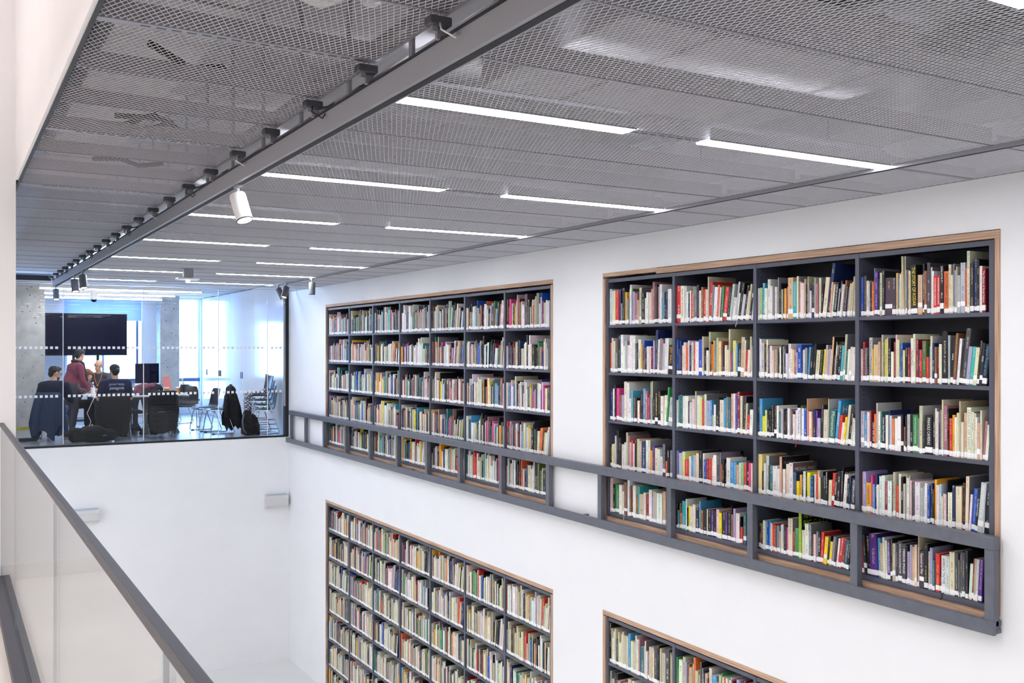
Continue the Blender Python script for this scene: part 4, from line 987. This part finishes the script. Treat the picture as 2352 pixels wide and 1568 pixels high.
# ------------------------------------------------------------------ cloth, bags and people
from mathutils import noise
from mathutils.bvhtree import BVHTree
def remeshed(name, mb, voxel, m, parent=None, Mx=None, smooth_it=2, disp=0.0, dscale=10.0):
    me = bpy.data.meshes.new(name); me.from_pydata(mb.v, [], mb.f)
    bm = bmesh.new(); bm.from_mesh(me); bmesh.ops.recalc_face_normals(bm, faces=bm.faces[:]); bm.to_mesh(me); bm.free()
    o = bpy.data.objects.new(name, me); COL.objects.link(o)
    r = o.modifiers.new('r', 'REMESH'); r.mode = 'VOXEL'; r.voxel_size = voxel
    s = o.modifiers.new('s', 'SMOOTH'); s.iterations = smooth_it; s.factor = 0.5
    dg = bpy.context.evaluated_depsgraph_get()
    me2 = bpy.data.meshes.new_from_object(o.evaluated_get(dg)); o.modifiers.clear(); o.data = me2; bpy.data.meshes.remove(me)
    me2.name = name; me2.materials.clear(); me2.materials.append(m)
    if disp:
        me2.calc_loop_triangles()
        for v in me2.vertices:
            v.co += v.normal * (disp * (noise.noise(v.co * dscale) + 0.5 * noise.noise(v.co * dscale * 2.3)))
    if Mx is not None: me2.transform(Mx)
    for p in me2.polygons: p.use_smooth = True
    if parent is not None: o.parent = parent
    return o
def drape(name, label, cat, rings, m, folds=7, amp=0.02, rz=0.0, seed=1, ragged=0.04, parts=True):
    """rings: (z, cx, cy, rx, ry) from the top down, world coordinates"""
    r = random.Random(seed); n = 44
    ph = [r.uniform(0, 6.28) for _ in range(4)]
    V = []; Fc = []
    for k, (z, cx, cy, rx, ry) in enumerate(rings):
        g = k / (len(rings) - 1)
        for i in range(n):
            a = 2 * math.pi * i / n
            f = 1 + (amp * (0.3 + g)) / max(rx, 0.05) * (math.sin(folds * a + ph[0] + g) + 0.5 * math.sin((folds + 4) * a + ph[1] - 2 * g))
            x, y = rx * f * math.cos(a), ry * f * math.sin(a)
            xr, yr = x * math.cos(rz) - y * math.sin(rz), x * math.sin(rz) + y * math.cos(rz)
            dz = ragged * (math.sin(3 * a + ph[2]) + 0.6 * math.sin(5 * a + ph[3])) if k == len(rings) - 1 else 0
            V.append((cx + xr, cy + yr, z + dz))
    for k in range(len(rings) - 1):
        for i in range(n): Fc.append((k * n + i, k * n + (i + 1) % n, (k + 1) * n + (i + 1) % n, (k + 1) * n + i))
    Fc.append(tuple(range(n)))
    mb = MB(); mb.add(V, Fc)
    t = thing(name, label, cat, (rings[-1][1], rings[-1][2], rings[-1][0]))
    o = mb.build('jacket_body', m, t, smooth=True)
    return t
# jackets on chairs
t = drape('jacket', 'dark blue jacket hanging over the back of the left chair', 'jacket', [(0.84, 1.59, 18.74, .16, .035), (0.81, 1.59, 18.72, .19, .06), (0.70, 1.59, 18.71, .21, .075), (0.5, 1.58, 18.70, .235, .085), (0.3, 1.57, 18.69, .25, .09), (0.13, 1.58, 18.69, .22, .085)], M['denim'], 6, 0.045, math.radians(-18), 3, 0.09)
MB().capsule((1.42, 18.66, 0.80), 0.055, (1.36, 18.64, 0.12), 0.05).build('jacket_sleeve', M['denim'], t, smooth=True)
t = drape('puffer_jacket', 'black puffer jacket over the chair back nearest the glass', 'jacket', [(0.85, 3.42, 18.24, .19, .04), (0.83, 3.42, 18.22, .225, .07), (0.70, 3.41, 18.21, .255, .085), (0.5, 3.41, 18.20, .27, .095), (0.3, 3.40, 18.20, .265, .1), (0.10, 3.40, 18.20, .22, .09)], M['blackcloth'], 6, 0.018, math.radians(3), 5, 0.03)
for z in (0.62, 0.52, 0.42, 0.32, 0.22):
    MB().tube([(3.40 + 0.245 * math.cos(a), 18.205 + 0.09 * math.sin(a), z) for a in [math.pi * (1.05 + 0.9 * i / 10) for i in range(11)]], 0.022, 8).build('quilted_band', M['blackcloth'], t, smooth=True)
MB().box(3.30, 3.42, 18.098, 18.102, 0.475, 0.485).build('reflective_tab', M['spot_g'], t)
t = drape('coat', 'long black coat hanging over the chair near the cupboards', 'coat', [(0.90, 4.73, 18.70, .035, .09), (0.85, 4.73, 18.70, .06, .17), (0.70, 4.74, 18.69, .09, .20), (0.5, 4.75, 18.68, .13, .22), (0.3, 4.75, 18.68, .16, .22), (0.12, 4.75, 18.68, .14, .19)], M['blackcloth'], 6, 0.022, 0.1, 9, 0.06)
MB().capsule((4.62, 18.56, 0.70), 0.05, (4.60, 18.50, 0.35), 0.045).build('coat_sleeve', M['blackcloth'], t, smooth=True)
MB().cbox((4.73, 18.70, 0.905), (0.04, 0.05, 0.04)).build('coat_loop', M['blackcloth'], t)
drape('coat', 'black coat hanging over the chair of the man in the cap', 'coat', [(0.80, 2.62, 18.29, .20, .04), (0.77, 2.60, 18.27, .24, .08), (0.6, 2.59, 18.26, .27, .1), (0.4, 2.57, 18.26, .28, .1), (0.2, 2.55, 18.26, .27, .1), (0.06, 2.54, 18.26, .26, .1)], M['blackcloth'], 7, 0.02, 0.05, 12, 0.03)
# duffel bag
mb = MB().capsule((1.98, 18.06, 0.13), 0.12, (2.50, 18.04, 0.12), 0.11).ellipsoid((1.92, 18.06, 0.14), (0.11, 0.12, 0.13)).ellipsoid((2.25, 18.02, 0.17), (0.25, 0.11, 0.10))
mb.cbox((2.22, 18.05, 0.07), (0.66, 0.2, 0.12))
t = thing('duffel_bag', 'large black duffel bag lying on the floor against the glass', 'bag', (2.2, 18.05, 0))
remeshed('bag_body', mb, 0.022, M['blackcloth'], t, Matrix.Translation((-2.2, -18.05, 0)), 4, 0.012, 9)
MB().tube([(1.98, 17.93, 0.20), (2.05, 17.93, 0.27), (2.3, 17.93, 0.28), (2.42, 17.93, 0.20)], 0.014, 8).build('bag_strap', M['black'], t, smooth=True)
MB().box(2.36, 2.42, 17.925, 17.93, 0.11, 0.125).build('bag_badge', M['spot_g'], t)
# rucksack
t = thing('rucksack', 'black rucksack leaning against the stacked chairs', 'rucksack', (4.92, 18.06, 0))
mb = MB().ellipsoid((4.92, 18.06, 0.20), (0.17, 0.12, 0.22)).cbox((4.93, 18.06, 0.11), (0.30, 0.2, 0.2)).ellipsoid((4.88, 18.08, 0.36), (0.09, 0.09, 0.12))
remeshed('rucksack_body', mb, 0.02, M['blackcloth'], t, Matrix.Translation((-4.92, -18.06, 0)), 4, 0.008, 10)
MB().tube([(4.80, 18.0, 0.40), (4.76, 17.96, 0.28), (4.77, 17.94, 0.12), (4.82, 17.95, 0.04)], 0.014, 8).build('rucksack_strap', M['spot_g'], t, smooth=True)
MB().ellipsoid((4.95, 17.96, 0.13), (0.11, 0.035, 0.09)).build('rucksack_pocket', M['blackcloth'], t, smooth=True)
# checked shirt over the stack
cm = bpy.data.materials.new('checked_cotton'); cm.use_nodes = True
nt = cm.node_tree; b_ = nt.nodes['Principled BSDF']; b_.inputs['Roughness'].default_value = 0.9
tc = nt.nodes.new('ShaderNodeTexCoord'); ck = nt.nodes.new('ShaderNodeTexChecker'); ck.inputs['Scale'].default_value = 38
ck.inputs['Color1'].default_value = (*lin('#d4d6dc'), 1); ck.inputs['Color2'].default_value = (*lin('#2a2e40'), 1)
nt.links.new(tc.outputs['Object'], ck.inputs['Vector']); nt.links.new(ck.outputs['Color'], b_.inputs['Base Color'])
mb = MB().capsule((4.90, 18.18, 0.75), 0.045, (5.25, 18.2, 0.79), 0.04).capsule((4.90, 18.16, 0.74), 0.06, (4.89, 18.10, 0.50), 0.075).ellipsoid((4.95, 18.2, 0.745), (0.12, 0.13, 0.05)).capsule((5.2, 18.2, 0.79), 0.05, (5.3, 18.2, 0.83), 0.04)
t = thing('checked_shirt', 'black and white checked shirt draped over the stacked chairs', 'shirt', (4.95, 18.18, 0.45))
remeshed('shirt_cloth', mb, 0.018, cm, t, Matrix.Translation((-4.95, -18.18, -0.45)), 3, 0.012, 12)
MB().capsule((4.91, 18.07, 0.52), 0.03, (4.93, 18.05, 0.38), 0.025).build('shirt_sleeve', mat('red_check', '#7a2f36', 0.9, var=0.4, scale=40), t, smooth=True)
# heap of clothes on the table
t = thing('clothes_heap', 'heap of mauve and dark clothes on the table', 'clothes', (3.36, 19.4, ZTB))
mb = MB().ellipsoid((3.25, 19.4, ZTB + 0.10), (0.16, 0.15, 0.11)).ellipsoid((3.42, 19.42, ZTB + 0.13), (0.15, 0.13, 0.09)).capsule((3.14, 19.36, ZTB + 0.07), 0.065, (3.2, 19.3, ZTB + 0.05), 0.06)
remeshed('mauve_sweater', mb, 0.018, mat('mauve_knit', '#6e4250', 0.95, var=0.2, scale=15), t, Matrix.Translation((-3.36, -19.4, -ZTB)), 3, 0.022, 11)
mb = MB().ellipsoid((3.52, 19.38, ZTB + 0.10), (0.10, 0.12, 0.10)).ellipsoid((3.38, 19.26, ZTB + 0.05), (0.14, 0.08, 0.055))
remeshed('dark_scarf', mb, 0.016, mat('dark_knit', '#262430', 0.95, var=0.3, scale=15), t, Matrix.Translation((-3.36, -19.4, -ZTB)), 3, 0.02, 13)

# ---------------- people
SKIN = {'a': mat('skin_light', '#d9a98c', 0.55), 'b': mat('skin_warm', '#d8a285', 0.5)}
HAIR = mat('dark_hair', '#1d1715', 0.6, bump=0.5, bscale=120)
BRHAIR = mat('brown_hair', '#7a4c30', 0.6, bump=0.5, bscale=120)
EYE = mat('eye_white', '#efece8', 0.3); FRAME = mat('spectacle_frame', '#2a2a30', 0.3)
SHOE = mat('dark_shoe', '#1b1b1f', 0.5)
def lerp(a, b, t): return tuple(a[i] + (b[i] - a[i]) * t for i in range(3))
def person(label, loc, face, J, top, trousers, skin, sleeves='long', hair=None, head_turn=0.0, head_nod=0.0, head_roll=0.0, glasses=False, legs=True, beard=False, vox=0.0095):
    """J: joints in a local frame, x to the person's right hand side, y forward, z up"""
    t = bpy.data.objects.new('person', None)
    rot = Matrix.Rotation(math.radians(face) - math.pi / 2, 4, 'Z')
    S_ = SKIN[skin]
    mb = MB(); hd = Vector(J['head'])
    HR = (Matrix.Rotation(head_turn, 4, 'Z') @ Matrix.Rotation(head_roll, 4, 'Y') @ Matrix.Rotation(head_nod, 4, 'X')).to_3x3()
    H = lambda p: hd + HR @ Vector(p)
    mb.ellipsoid(H((0, -0.005, 0.03)), (0.074, 0.094, 0.088), HR); mb.ellipsoid(H((0, 0.03, -0.045)), (0.058, 0.062, 0.072), HR)
    mb.ellipsoid(H((0, 0.05, -0.095)), (0.03, 0.03, 0.022), HR)
    mb.capsule(H((0, 0.088, 0.02)), 0.009, H((0, 0.108, -0.025)), 0.014, 8); mb.ellipsoid(H((0, 0.086, -0.062)), (0.024, 0.012, 0.01), HR)
    mb.capsule(H((-0.03, 0.08, 0.032)), 0.01, H((0.03, 0.08, 0.032)), 0.01, 8)
    for s in (-1, 1): mb.ellipsoid(H((s * 0.077, -0.008, 0.0)), (0.011, 0.02, 0.032), HR)
    nk, ch, wa, pe = (Vector(J[k]) for k in ('neck', 'chest', 'waist', 'pelvis'))
    mb.capsule(H((0, -0.02, -0.06)), 0.052, nk, 0.057)
    for s, n in ((-1, 'l'), (1, 'r')):
        sh, el, wr = (Vector(J[k + n]) for k in ('sh', 'el', 'wr'))
        mb.capsule(nk + (sh - nk) * 0.45, 0.045, sh, 0.05); mb.capsule(sh, 0.052, el, 0.04); mb.capsule(el, 0.04, wr, 0.028)
        # hand: palm, four fingers, thumb
        d = (wr - el).normalized(); hv = Vector(J.get('hand' + n, d)).normalized(); side = hv.cross(Vector((0, 0, 1)))
        side = side.normalized() if side.length > 0.05 else Vector((1, 0, 0)); dn = side.cross(hv).normalized()
        if dn.z > 0: dn = -dn
        pc = wr + hv * 0.05
        for q in (-1.5, -0.5, 0.5, 1.5): mb.capsule(wr + hv * 0.015 + side * q * 0.012, 0.016, pc + hv * 0.035 + side * q * 0.019, 0.012, 8)
        for q, ln in ((-1.5, 0.055), (-0.5, 0.072), (0.5, 0.078), (1.5, 0.068)):
            k0 = pc + hv * 0.035 + side * q * 0.021; k1 = k0 + (hv * 0.85 + dn * 0.5).normalized() * ln * 0.5; k2 = k1 + (hv * 0.45 + dn * 0.9).normalized() * ln * 0.5
            mb.capsule(k0, 0.0095, k1, 0.009, 8); mb.capsule(k1, 0.009, k2, 0.008, 8)
        th = wr + hv * 0.03 - side * s * 0.03
        mb.capsule(th, 0.013, th - side * s * 0.025 + hv * 0.03, 0.011, 8); mb.capsule(th - side * s * 0.025 + hv * 0.03, 0.011, th - side * s * 0.022 + hv * 0.058 + dn * 0.008, 0.0095, 8)
    mb.ellipsoid(ch, (0.15, 0.095, 0.17)); mb.capsule(ch, 0.11, wa, 0.105); mb.capsule(wa, 0.11, pe, 0.12)
    for n in 'lr':
        hp, kn, an = (Vector(J[k + n]) for k in ('hip', 'kn', 'an'))
        mb.capsule(pe, 0.1, hp, 0.085); mb.capsule(hp, 0.08, kn, 0.056); mb.capsule(kn, 0.056, an, 0.038); mb.capsule(an, 0.036, (an.x, an.y + 0.1, an.z - 0.045), 0.03)
    body = remeshed('person', mb, vox, S_, None, None, 2)
    body.matrix_world = Matrix.Translation(loc) @ rot
    bpy.data.objects.remove(t)
    body['label'] = label; body['category'] = 'person'
    # clothing
    sb = MB(); sb.ellipsoid(ch + Vector((0, -0.005, 0.01)), (0.185, 0.125, 0.185)); sb.capsule(ch, 0.135, wa, 0.135); sb.capsule(wa, 0.14, pe + Vector((0, 0, 0.04)), 0.15)
    shl, shr = Vector(J['shl']), Vector(J['shr'])
    sb.capsule(shl, 0.075, shr, 0.075); sb.capsule(nk - Vector((0, 0, 0.02)), 0.066, ch, 0.12)
    for n in 'lr':
        sh, el, wr = (Vector(J[k + n]) for k in ('sh', 'el', 'wr'))
        sb.capsule(nk + (sh - nk) * 0.25 - Vector((0, 0, 0.015)), 0.062, sh, 0.076)
        sb.capsule(sh, 0.076, sh + (el - sh) * (1 if sleeves == 'long' else 0.72), 0.058 if sleeves == 'long' else 0.07)
        if sleeves == 'long': sb.capsule(el, 0.058, el + (wr - el) * 0.93, 0.042)
    shirt = remeshed('shirt', sb, 0.016, top, body, None, 3, 0.006, 16)
    tb = MB(); tb.ellipsoid(pe, (0.165, 0.135, 0.13))
    for n in 'lr':
        hp, kn, an = (Vector(J[k + n]) for k in ('hip', 'kn', 'an'))
        tb.capsule(pe, 0.12, hp, 0.1); tb.capsule(hp, 0.1, kn, 0.075); tb.capsule(kn, 0.074, an + (kn - an) * 0.08, 0.058)
    remeshed('trousers', tb, 0.016, trousers, body, None, 3, 0.006, 14)
    for n in 'lr':
        an = Vector(J['an' + n])
        f = MB().capsule(an + Vector((0, -0.03, -0.035)), 0.042, an + Vector((0, 0.13, -0.042)), 0.036); f.cbox(an + Vector((0, 0.05, -0.062)), (0.085, 0.24, 0.028))
        remeshed('shoe', f, 0.012, SHOE, body, None, 3)
    if hair:
        hb = MB(); hb.ellipsoid(H((0, -0.022, 0.052)), (0.083, 0.098, 0.085), HR); hb.ellipsoid(H((0, -0.065, -0.005)), (0.066, 0.045, 0.075), HR)
        hb.ellipsoid(H((0, 0.04, 0.10)), (0.06, 0.055, 0.035), HR)
        remeshed('hair', hb, 0.010, hair, body, None, 2, 0.008, 30)
    if beard:
        bb = MB().ellipsoid(H((0, 0.045, -0.075)), (0.06, 0.058, 0.052), HR); remeshed('beard', bb, 0.010, HAIR, body, None, 2, 0.004, 40)
    for s in (-1, 1):
        e = MB().ellipsoid(H((s * 0.03, 0.081, 0.014)), (0.012, 0.01, 0.009), HR).build('eye', EYE, body, local=True, smooth=True)
        MB().ellipsoid(H((s * 0.03, 0.0895, 0.014)), (0.0055, 0.003, 0.0055), HR).build('pupil', FRAME, e, local=True)
    if glasses:
        gb = MB()
        for s in (-1, 1):
            gb.tube([H((s * 0.033 + 0.024 * math.cos(a), 0.104, 0.012 + 0.02 * math.sin(a))) for a in [2 * math.pi * i / 14 for i in range(14)]], 0.0028, 6, closed=True)
            gb.tube([H((s * 0.057, 0.102, 0.018)), H((s * 0.08, 0.0, 0.014))], 0.0025, 6)
        gb.tube([H((-0.009, 0.105, 0.016)), H((0.009, 0.105, 0.016))], 0.0025, 6)
        gb.build('spectacles', FRAME, body, local=True, kind='stuff')
    return body, H, shirt
SIT = dict(pelvis=(0, 0, .52), waist=(0, -.01, .68), chest=(0, .01, .88), neck=(0, .03, 1.06), head=(0, .07, 1.20), shl=(-.18, 0, .99), shr=(.18, 0, .99), ell=(-.245, .06, .74), elr=(.245, .06, .74),
           wrl=(-.15, .28, .77), wrr=(.15, .28, .77), hipl=(-.09, .05, .5), hipr=(.09, .05, .5), knl=(-.13, .43, .51), knr=(.13, .43, .51), anl=(-.13, .42, .085), anr=(.13, .42, .085))
navy_knit = mat('navy_knit', '#141a33', 0.95, var=0.15, scale=30)
J1 = dict(SIT, head=(.0, .08, 1.16), neck=(0, .03, 1.02), shl=(-.19, 0, .95), shr=(.19, 0, .95), chest=(0, 0, .84), ell=(-.27, .08, .70), elr=(.27, .06, .68), wrl=(-.12, .30, .78), wrr=(.12, .28, .78))
person('seated man in a navy sweater and glasses, seen from behind', (1.70, 19.02, 0.0), 78, J1, navy_knit, mat('blue_jeans', '#2c3d78', 0.9), 'a', hair=HAIR, head_turn=math.radians(-58), head_nod=math.radians(-14), glasses=True, beard=True)
# standing man leaning to the table
J2 = dict(pelvis=(0, 0, .88), waist=(0, .04, 1.02), chest=(0, .10, 1.16), neck=(0, .15, 1.33), head=(0, .21, 1.47), shl=(-.17, .12, 1.25), shr=(.17, .12, 1.25), ell=(-.23, .22, 1.0), elr=(.23, .14, 1.0), wrl=(-.15, .42, .80), wrr=(.20, .30, .80),
          hipl=(-.09, 0, .86), hipr=(.09, 0, .86), knl=(-.1, .06, .47), knr=(.1, .06, .47), anl=(-.1, 0, .085), anr=(.1, 0, .085))
maroon = mat('maroon_sweater_knit', '#7d3a4e', 0.95, var=0.12, scale=30)
b2, H2, _ = person('standing man in a maroon sweater and dark scarf bending over the table', (2.10, 20.50, 0), 22, J2, maroon, mat('grey_trousers', '#3c3c44', 0.9), 'a', hair=HAIR, head_turn=math.radians(22), head_nod=math.radians(-16))
sb = MB().tube([(0.085 * math.cos(a), 0.15 + 0.08 * math.sin(a), 1.345 - 0.02 * math.sin(a)) for a in [2 * math.pi * i / 16 for i in range(16)]], 0.035, 10, closed=True)
sb.capsule((0.05, 0.24, 1.32), 0.035, (0.06, 0.30, 0.98), 0.045)
remeshed('scarf', sb, 0.014, mat('dark_scarf_wool', '#26262e', 0.95, var=0.2, scale=30), b2, None, 2, 0.006, 20)
# bald man facing the camera
J3 = dict(SIT, pelvis=(0, -.05, .55), waist=(0, .06, .70), chest=(0, .14, .90), neck=(0, .20, 1.10), head=(0.0, .26, 1.26), shl=(-.18, .15, 1.04), shr=(.18, .15, 1.04), ell=(-.26, .36, .80), elr=(.26, .32, .80), wrl=(-.08, .50, .80), wrr=(.10, .50, .80), hipl=(-.09, .0, .52), hipr=(.09, .0, .52), knl=(-.13, .40, .52), knr=(.13, .40, .52))
b3, H3, _ = person('bald man in glasses and a grey top with an orange lanyard, facing the glass', (2.80, 21.46, 0), 250, J3, mat('charcoal_top', '#4a4a55', 0.95, var=0.12, scale=30), mat('dark_trousers', '#23252e', 0.9), 'b', hair=None, head_turn=math.radians(14), head_nod=math.radians(-12), head_roll=math.radians(-14), glasses=True)
remeshed('hair', MB().ellipsoid(H3((0, -0.035, -0.005)), (0.078, 0.072, 0.055)), 0.010, HAIR, b3, None, 2, 0.003, 30)
lan = mat('orange_lanyard', '#b5672c', 0.7)
MB().tube([(-.07, .26, 1.13), (-.065, .31, 1.02), (-.02, .335, .90), (0, .335, .885), (.02, .335, .90), (.065, .31, 1.02), (.07, .26, 1.13)], 0.007, 6).build('lanyard', lan, b3, local=True)
MB().cbox((0, .338, .865), (0.03, 0.012, 0.03)).build('lanyard_badge', mat('gold_badge', '#e0b02c', 0.4), b3, local=True)
# person writing, head bowed
J5 = dict(SIT, pelvis=(0, 0, .52), waist=(0, .06, .66), chest=(0, .16, .82), neck=(0, .25, .97), head=(0, .33, 1.07), shl=(-.17, .17, .94), shr=(.17, .17, .94), ell=(-.25, .33, .78), elr=(.25, .33, .78), wrl=(-.06, .48, .79), wrr=(.10, .50, .79))
person('seated person in a mauve grey top writing with head bowed', (2.20, 21.05, 0), 320, J5, mat('mauve_grey_top', '#6d5560', 0.95, var=0.12, scale=30), mat('dark_jeans', '#22242e', 0.9), 'b', hair=BRHAIR, head_nod=math.radians(-38))
# man in the cap, seen from behind
J4 = dict(SIT, chest=(0, .0, .87), neck=(0, .02, 1.04), head=(0, .06, 1.19), shl=(-.20, -.01, .98), shr=(.20, -.01, .98), ell=(-.275, .05, .71), elr=(.275, .05, .71), wrl=(-.14, .28, .76), wrr=(.14, .28, .76))
tee = mat('navy_tshirt', '#1b2140', 0.9, var=0.08, scale=30)
b4, H4, sh4 = person('seated man in a navy T-shirt and backwards cap, seen from behind', (2.66, 18.60, 0), 96, J4, tee, mat('black_trousers', '#17181d', 0.9), 'a', sleeves='short', hair=HAIR, head_nod=math.radians(-8))
capm = mat('black_cap_cotton', '#14161c', 0.85)
cp = MB().ellipsoid(H4((0, -0.01, 0.062)), (0.092, 0.108, 0.082)); cp.cbox(H4((0, -0.01, 0.028)), (0.02, 0.02, 0.01))
remeshed('cap', cp, 0.011, capm, b4, None, 3)
vb = MB(); V = []
for k in range(9):
    a = math.radians(200 + 140 * k / 8)
    V += [H4((0.088 * math.cos(a), -0.01 + 0.105 * math.sin(a), 0.022)), H4((0.088 * math.cos(a), -0.01 + 0.105 * math.sin(a) - 0.055 * abs(math.sin(math.pi * k / 8)), -0.005)),]
vb.add([p + Vector((0, 0, q)) for p in V for q in (0.0, 0.006)], [(4 * k, 4 * k + 4, 4 * k + 6, 4 * k + 2) for k in range(8)] + [(4 * k + 1, 4 * k + 5, 4 * k + 7, 4 * k + 3) for k in range(8)])
vb.build('cap_visor', capm, b4, local=True)
tm = text_mesh('ooo', 0.001); bpy.data.meshes.remove(tm)
MB().cbox(H4((0.035, -0.115, 0.045)), (0.055, 0.006, 0.022)).build('cap_patch', mat('cap_patch_cloth', '#8b95a8', 0.8), b4, local=True)
# print on the T-shirt back, laid on the cloth
bvh = BVHTree.FromPolygons([v.co.copy() for v in sh4.data.vertices], [tuple(p.vertices) for p in sh4.data.polygons])
def on_back(verts, lift):
    out = []
    for x, z in verts:
        h = bvh.ray_cast(Vector((x, -0.6, z)), Vector((0, 1, 0)))
        out.append((x, (h[0].y if h[0] else -0.12) - lift, z))
    return out
tm = text_mesh('patagonia', 0.088)
xs_ = [v.co.x for v in tm.vertices]; k = 0.245 / (max(xs_) - min(xs_))
pts = on_back([(v.co.x * k, v.co.y * 0.85 + 0.905) for v in tm.vertices], 0.005)
for v, p in zip(tm.vertices, pts): v.co = p
tm.materials.append(mat('white_print', '#eef0f4', 0.7))
o = bpy.data.objects.new('shirt_lettering', tm); COL.objects.link(o); o.parent = b4
def band(name, poly, col, lift):
    """strip between lower and upper outline given as (x, z0, z1)"""
    V = on_back([(x, z0) for x, z0, z1 in poly], lift) + on_back([(x, z1) for x, z0, z1 in poly], lift); n = len(poly)
    MB().add(V, [(i, i + 1, n + i + 1, n + i) for i in range(n - 1)]).build(name, col, b4, local=True)
X = [-0.13 + 0.01 * i for i in range(27)]
def peak(x): return 0.94 + 0.035 * max(0, 1 - abs(x) / 0.045) + 0.02 * max(0, 1 - abs(x + 0.07) / 0.05) + 0.018 * max(0, 1 - abs(x - 0.075) / 0.05)
band('logo_sky', [(x, 0.94, 0.985) for x in X], mat('print_blue', '#4a7fb4', 0.7), 0.004)
band('logo_glow', [(x, 0.94, min(0.975, peak(x) + 0.012)) for x in X], mat('print_coral', '#a2606a', 0.7), 0.005)
band('logo_peaks', [(x, 0.935, peak(x)) for x in X], mat('print_black', '#0e0f16', 0.7), 0.006)
# cable from the table
tag(MB().tube([(2.36, 19.0, 0.73), (2.30, 18.9, 0.62), (2.22, 18.85, 0.45), (2.28, 18.8, 0.30), (2.20, 18.75, 0.12), (2.05, 18.8, 0.02), (1.9, 18.9, 0.012)], 0.006, 6).build('power_cable', M['white'], smooth=True), 'white power cable falling from the table to the floor', 'cable')
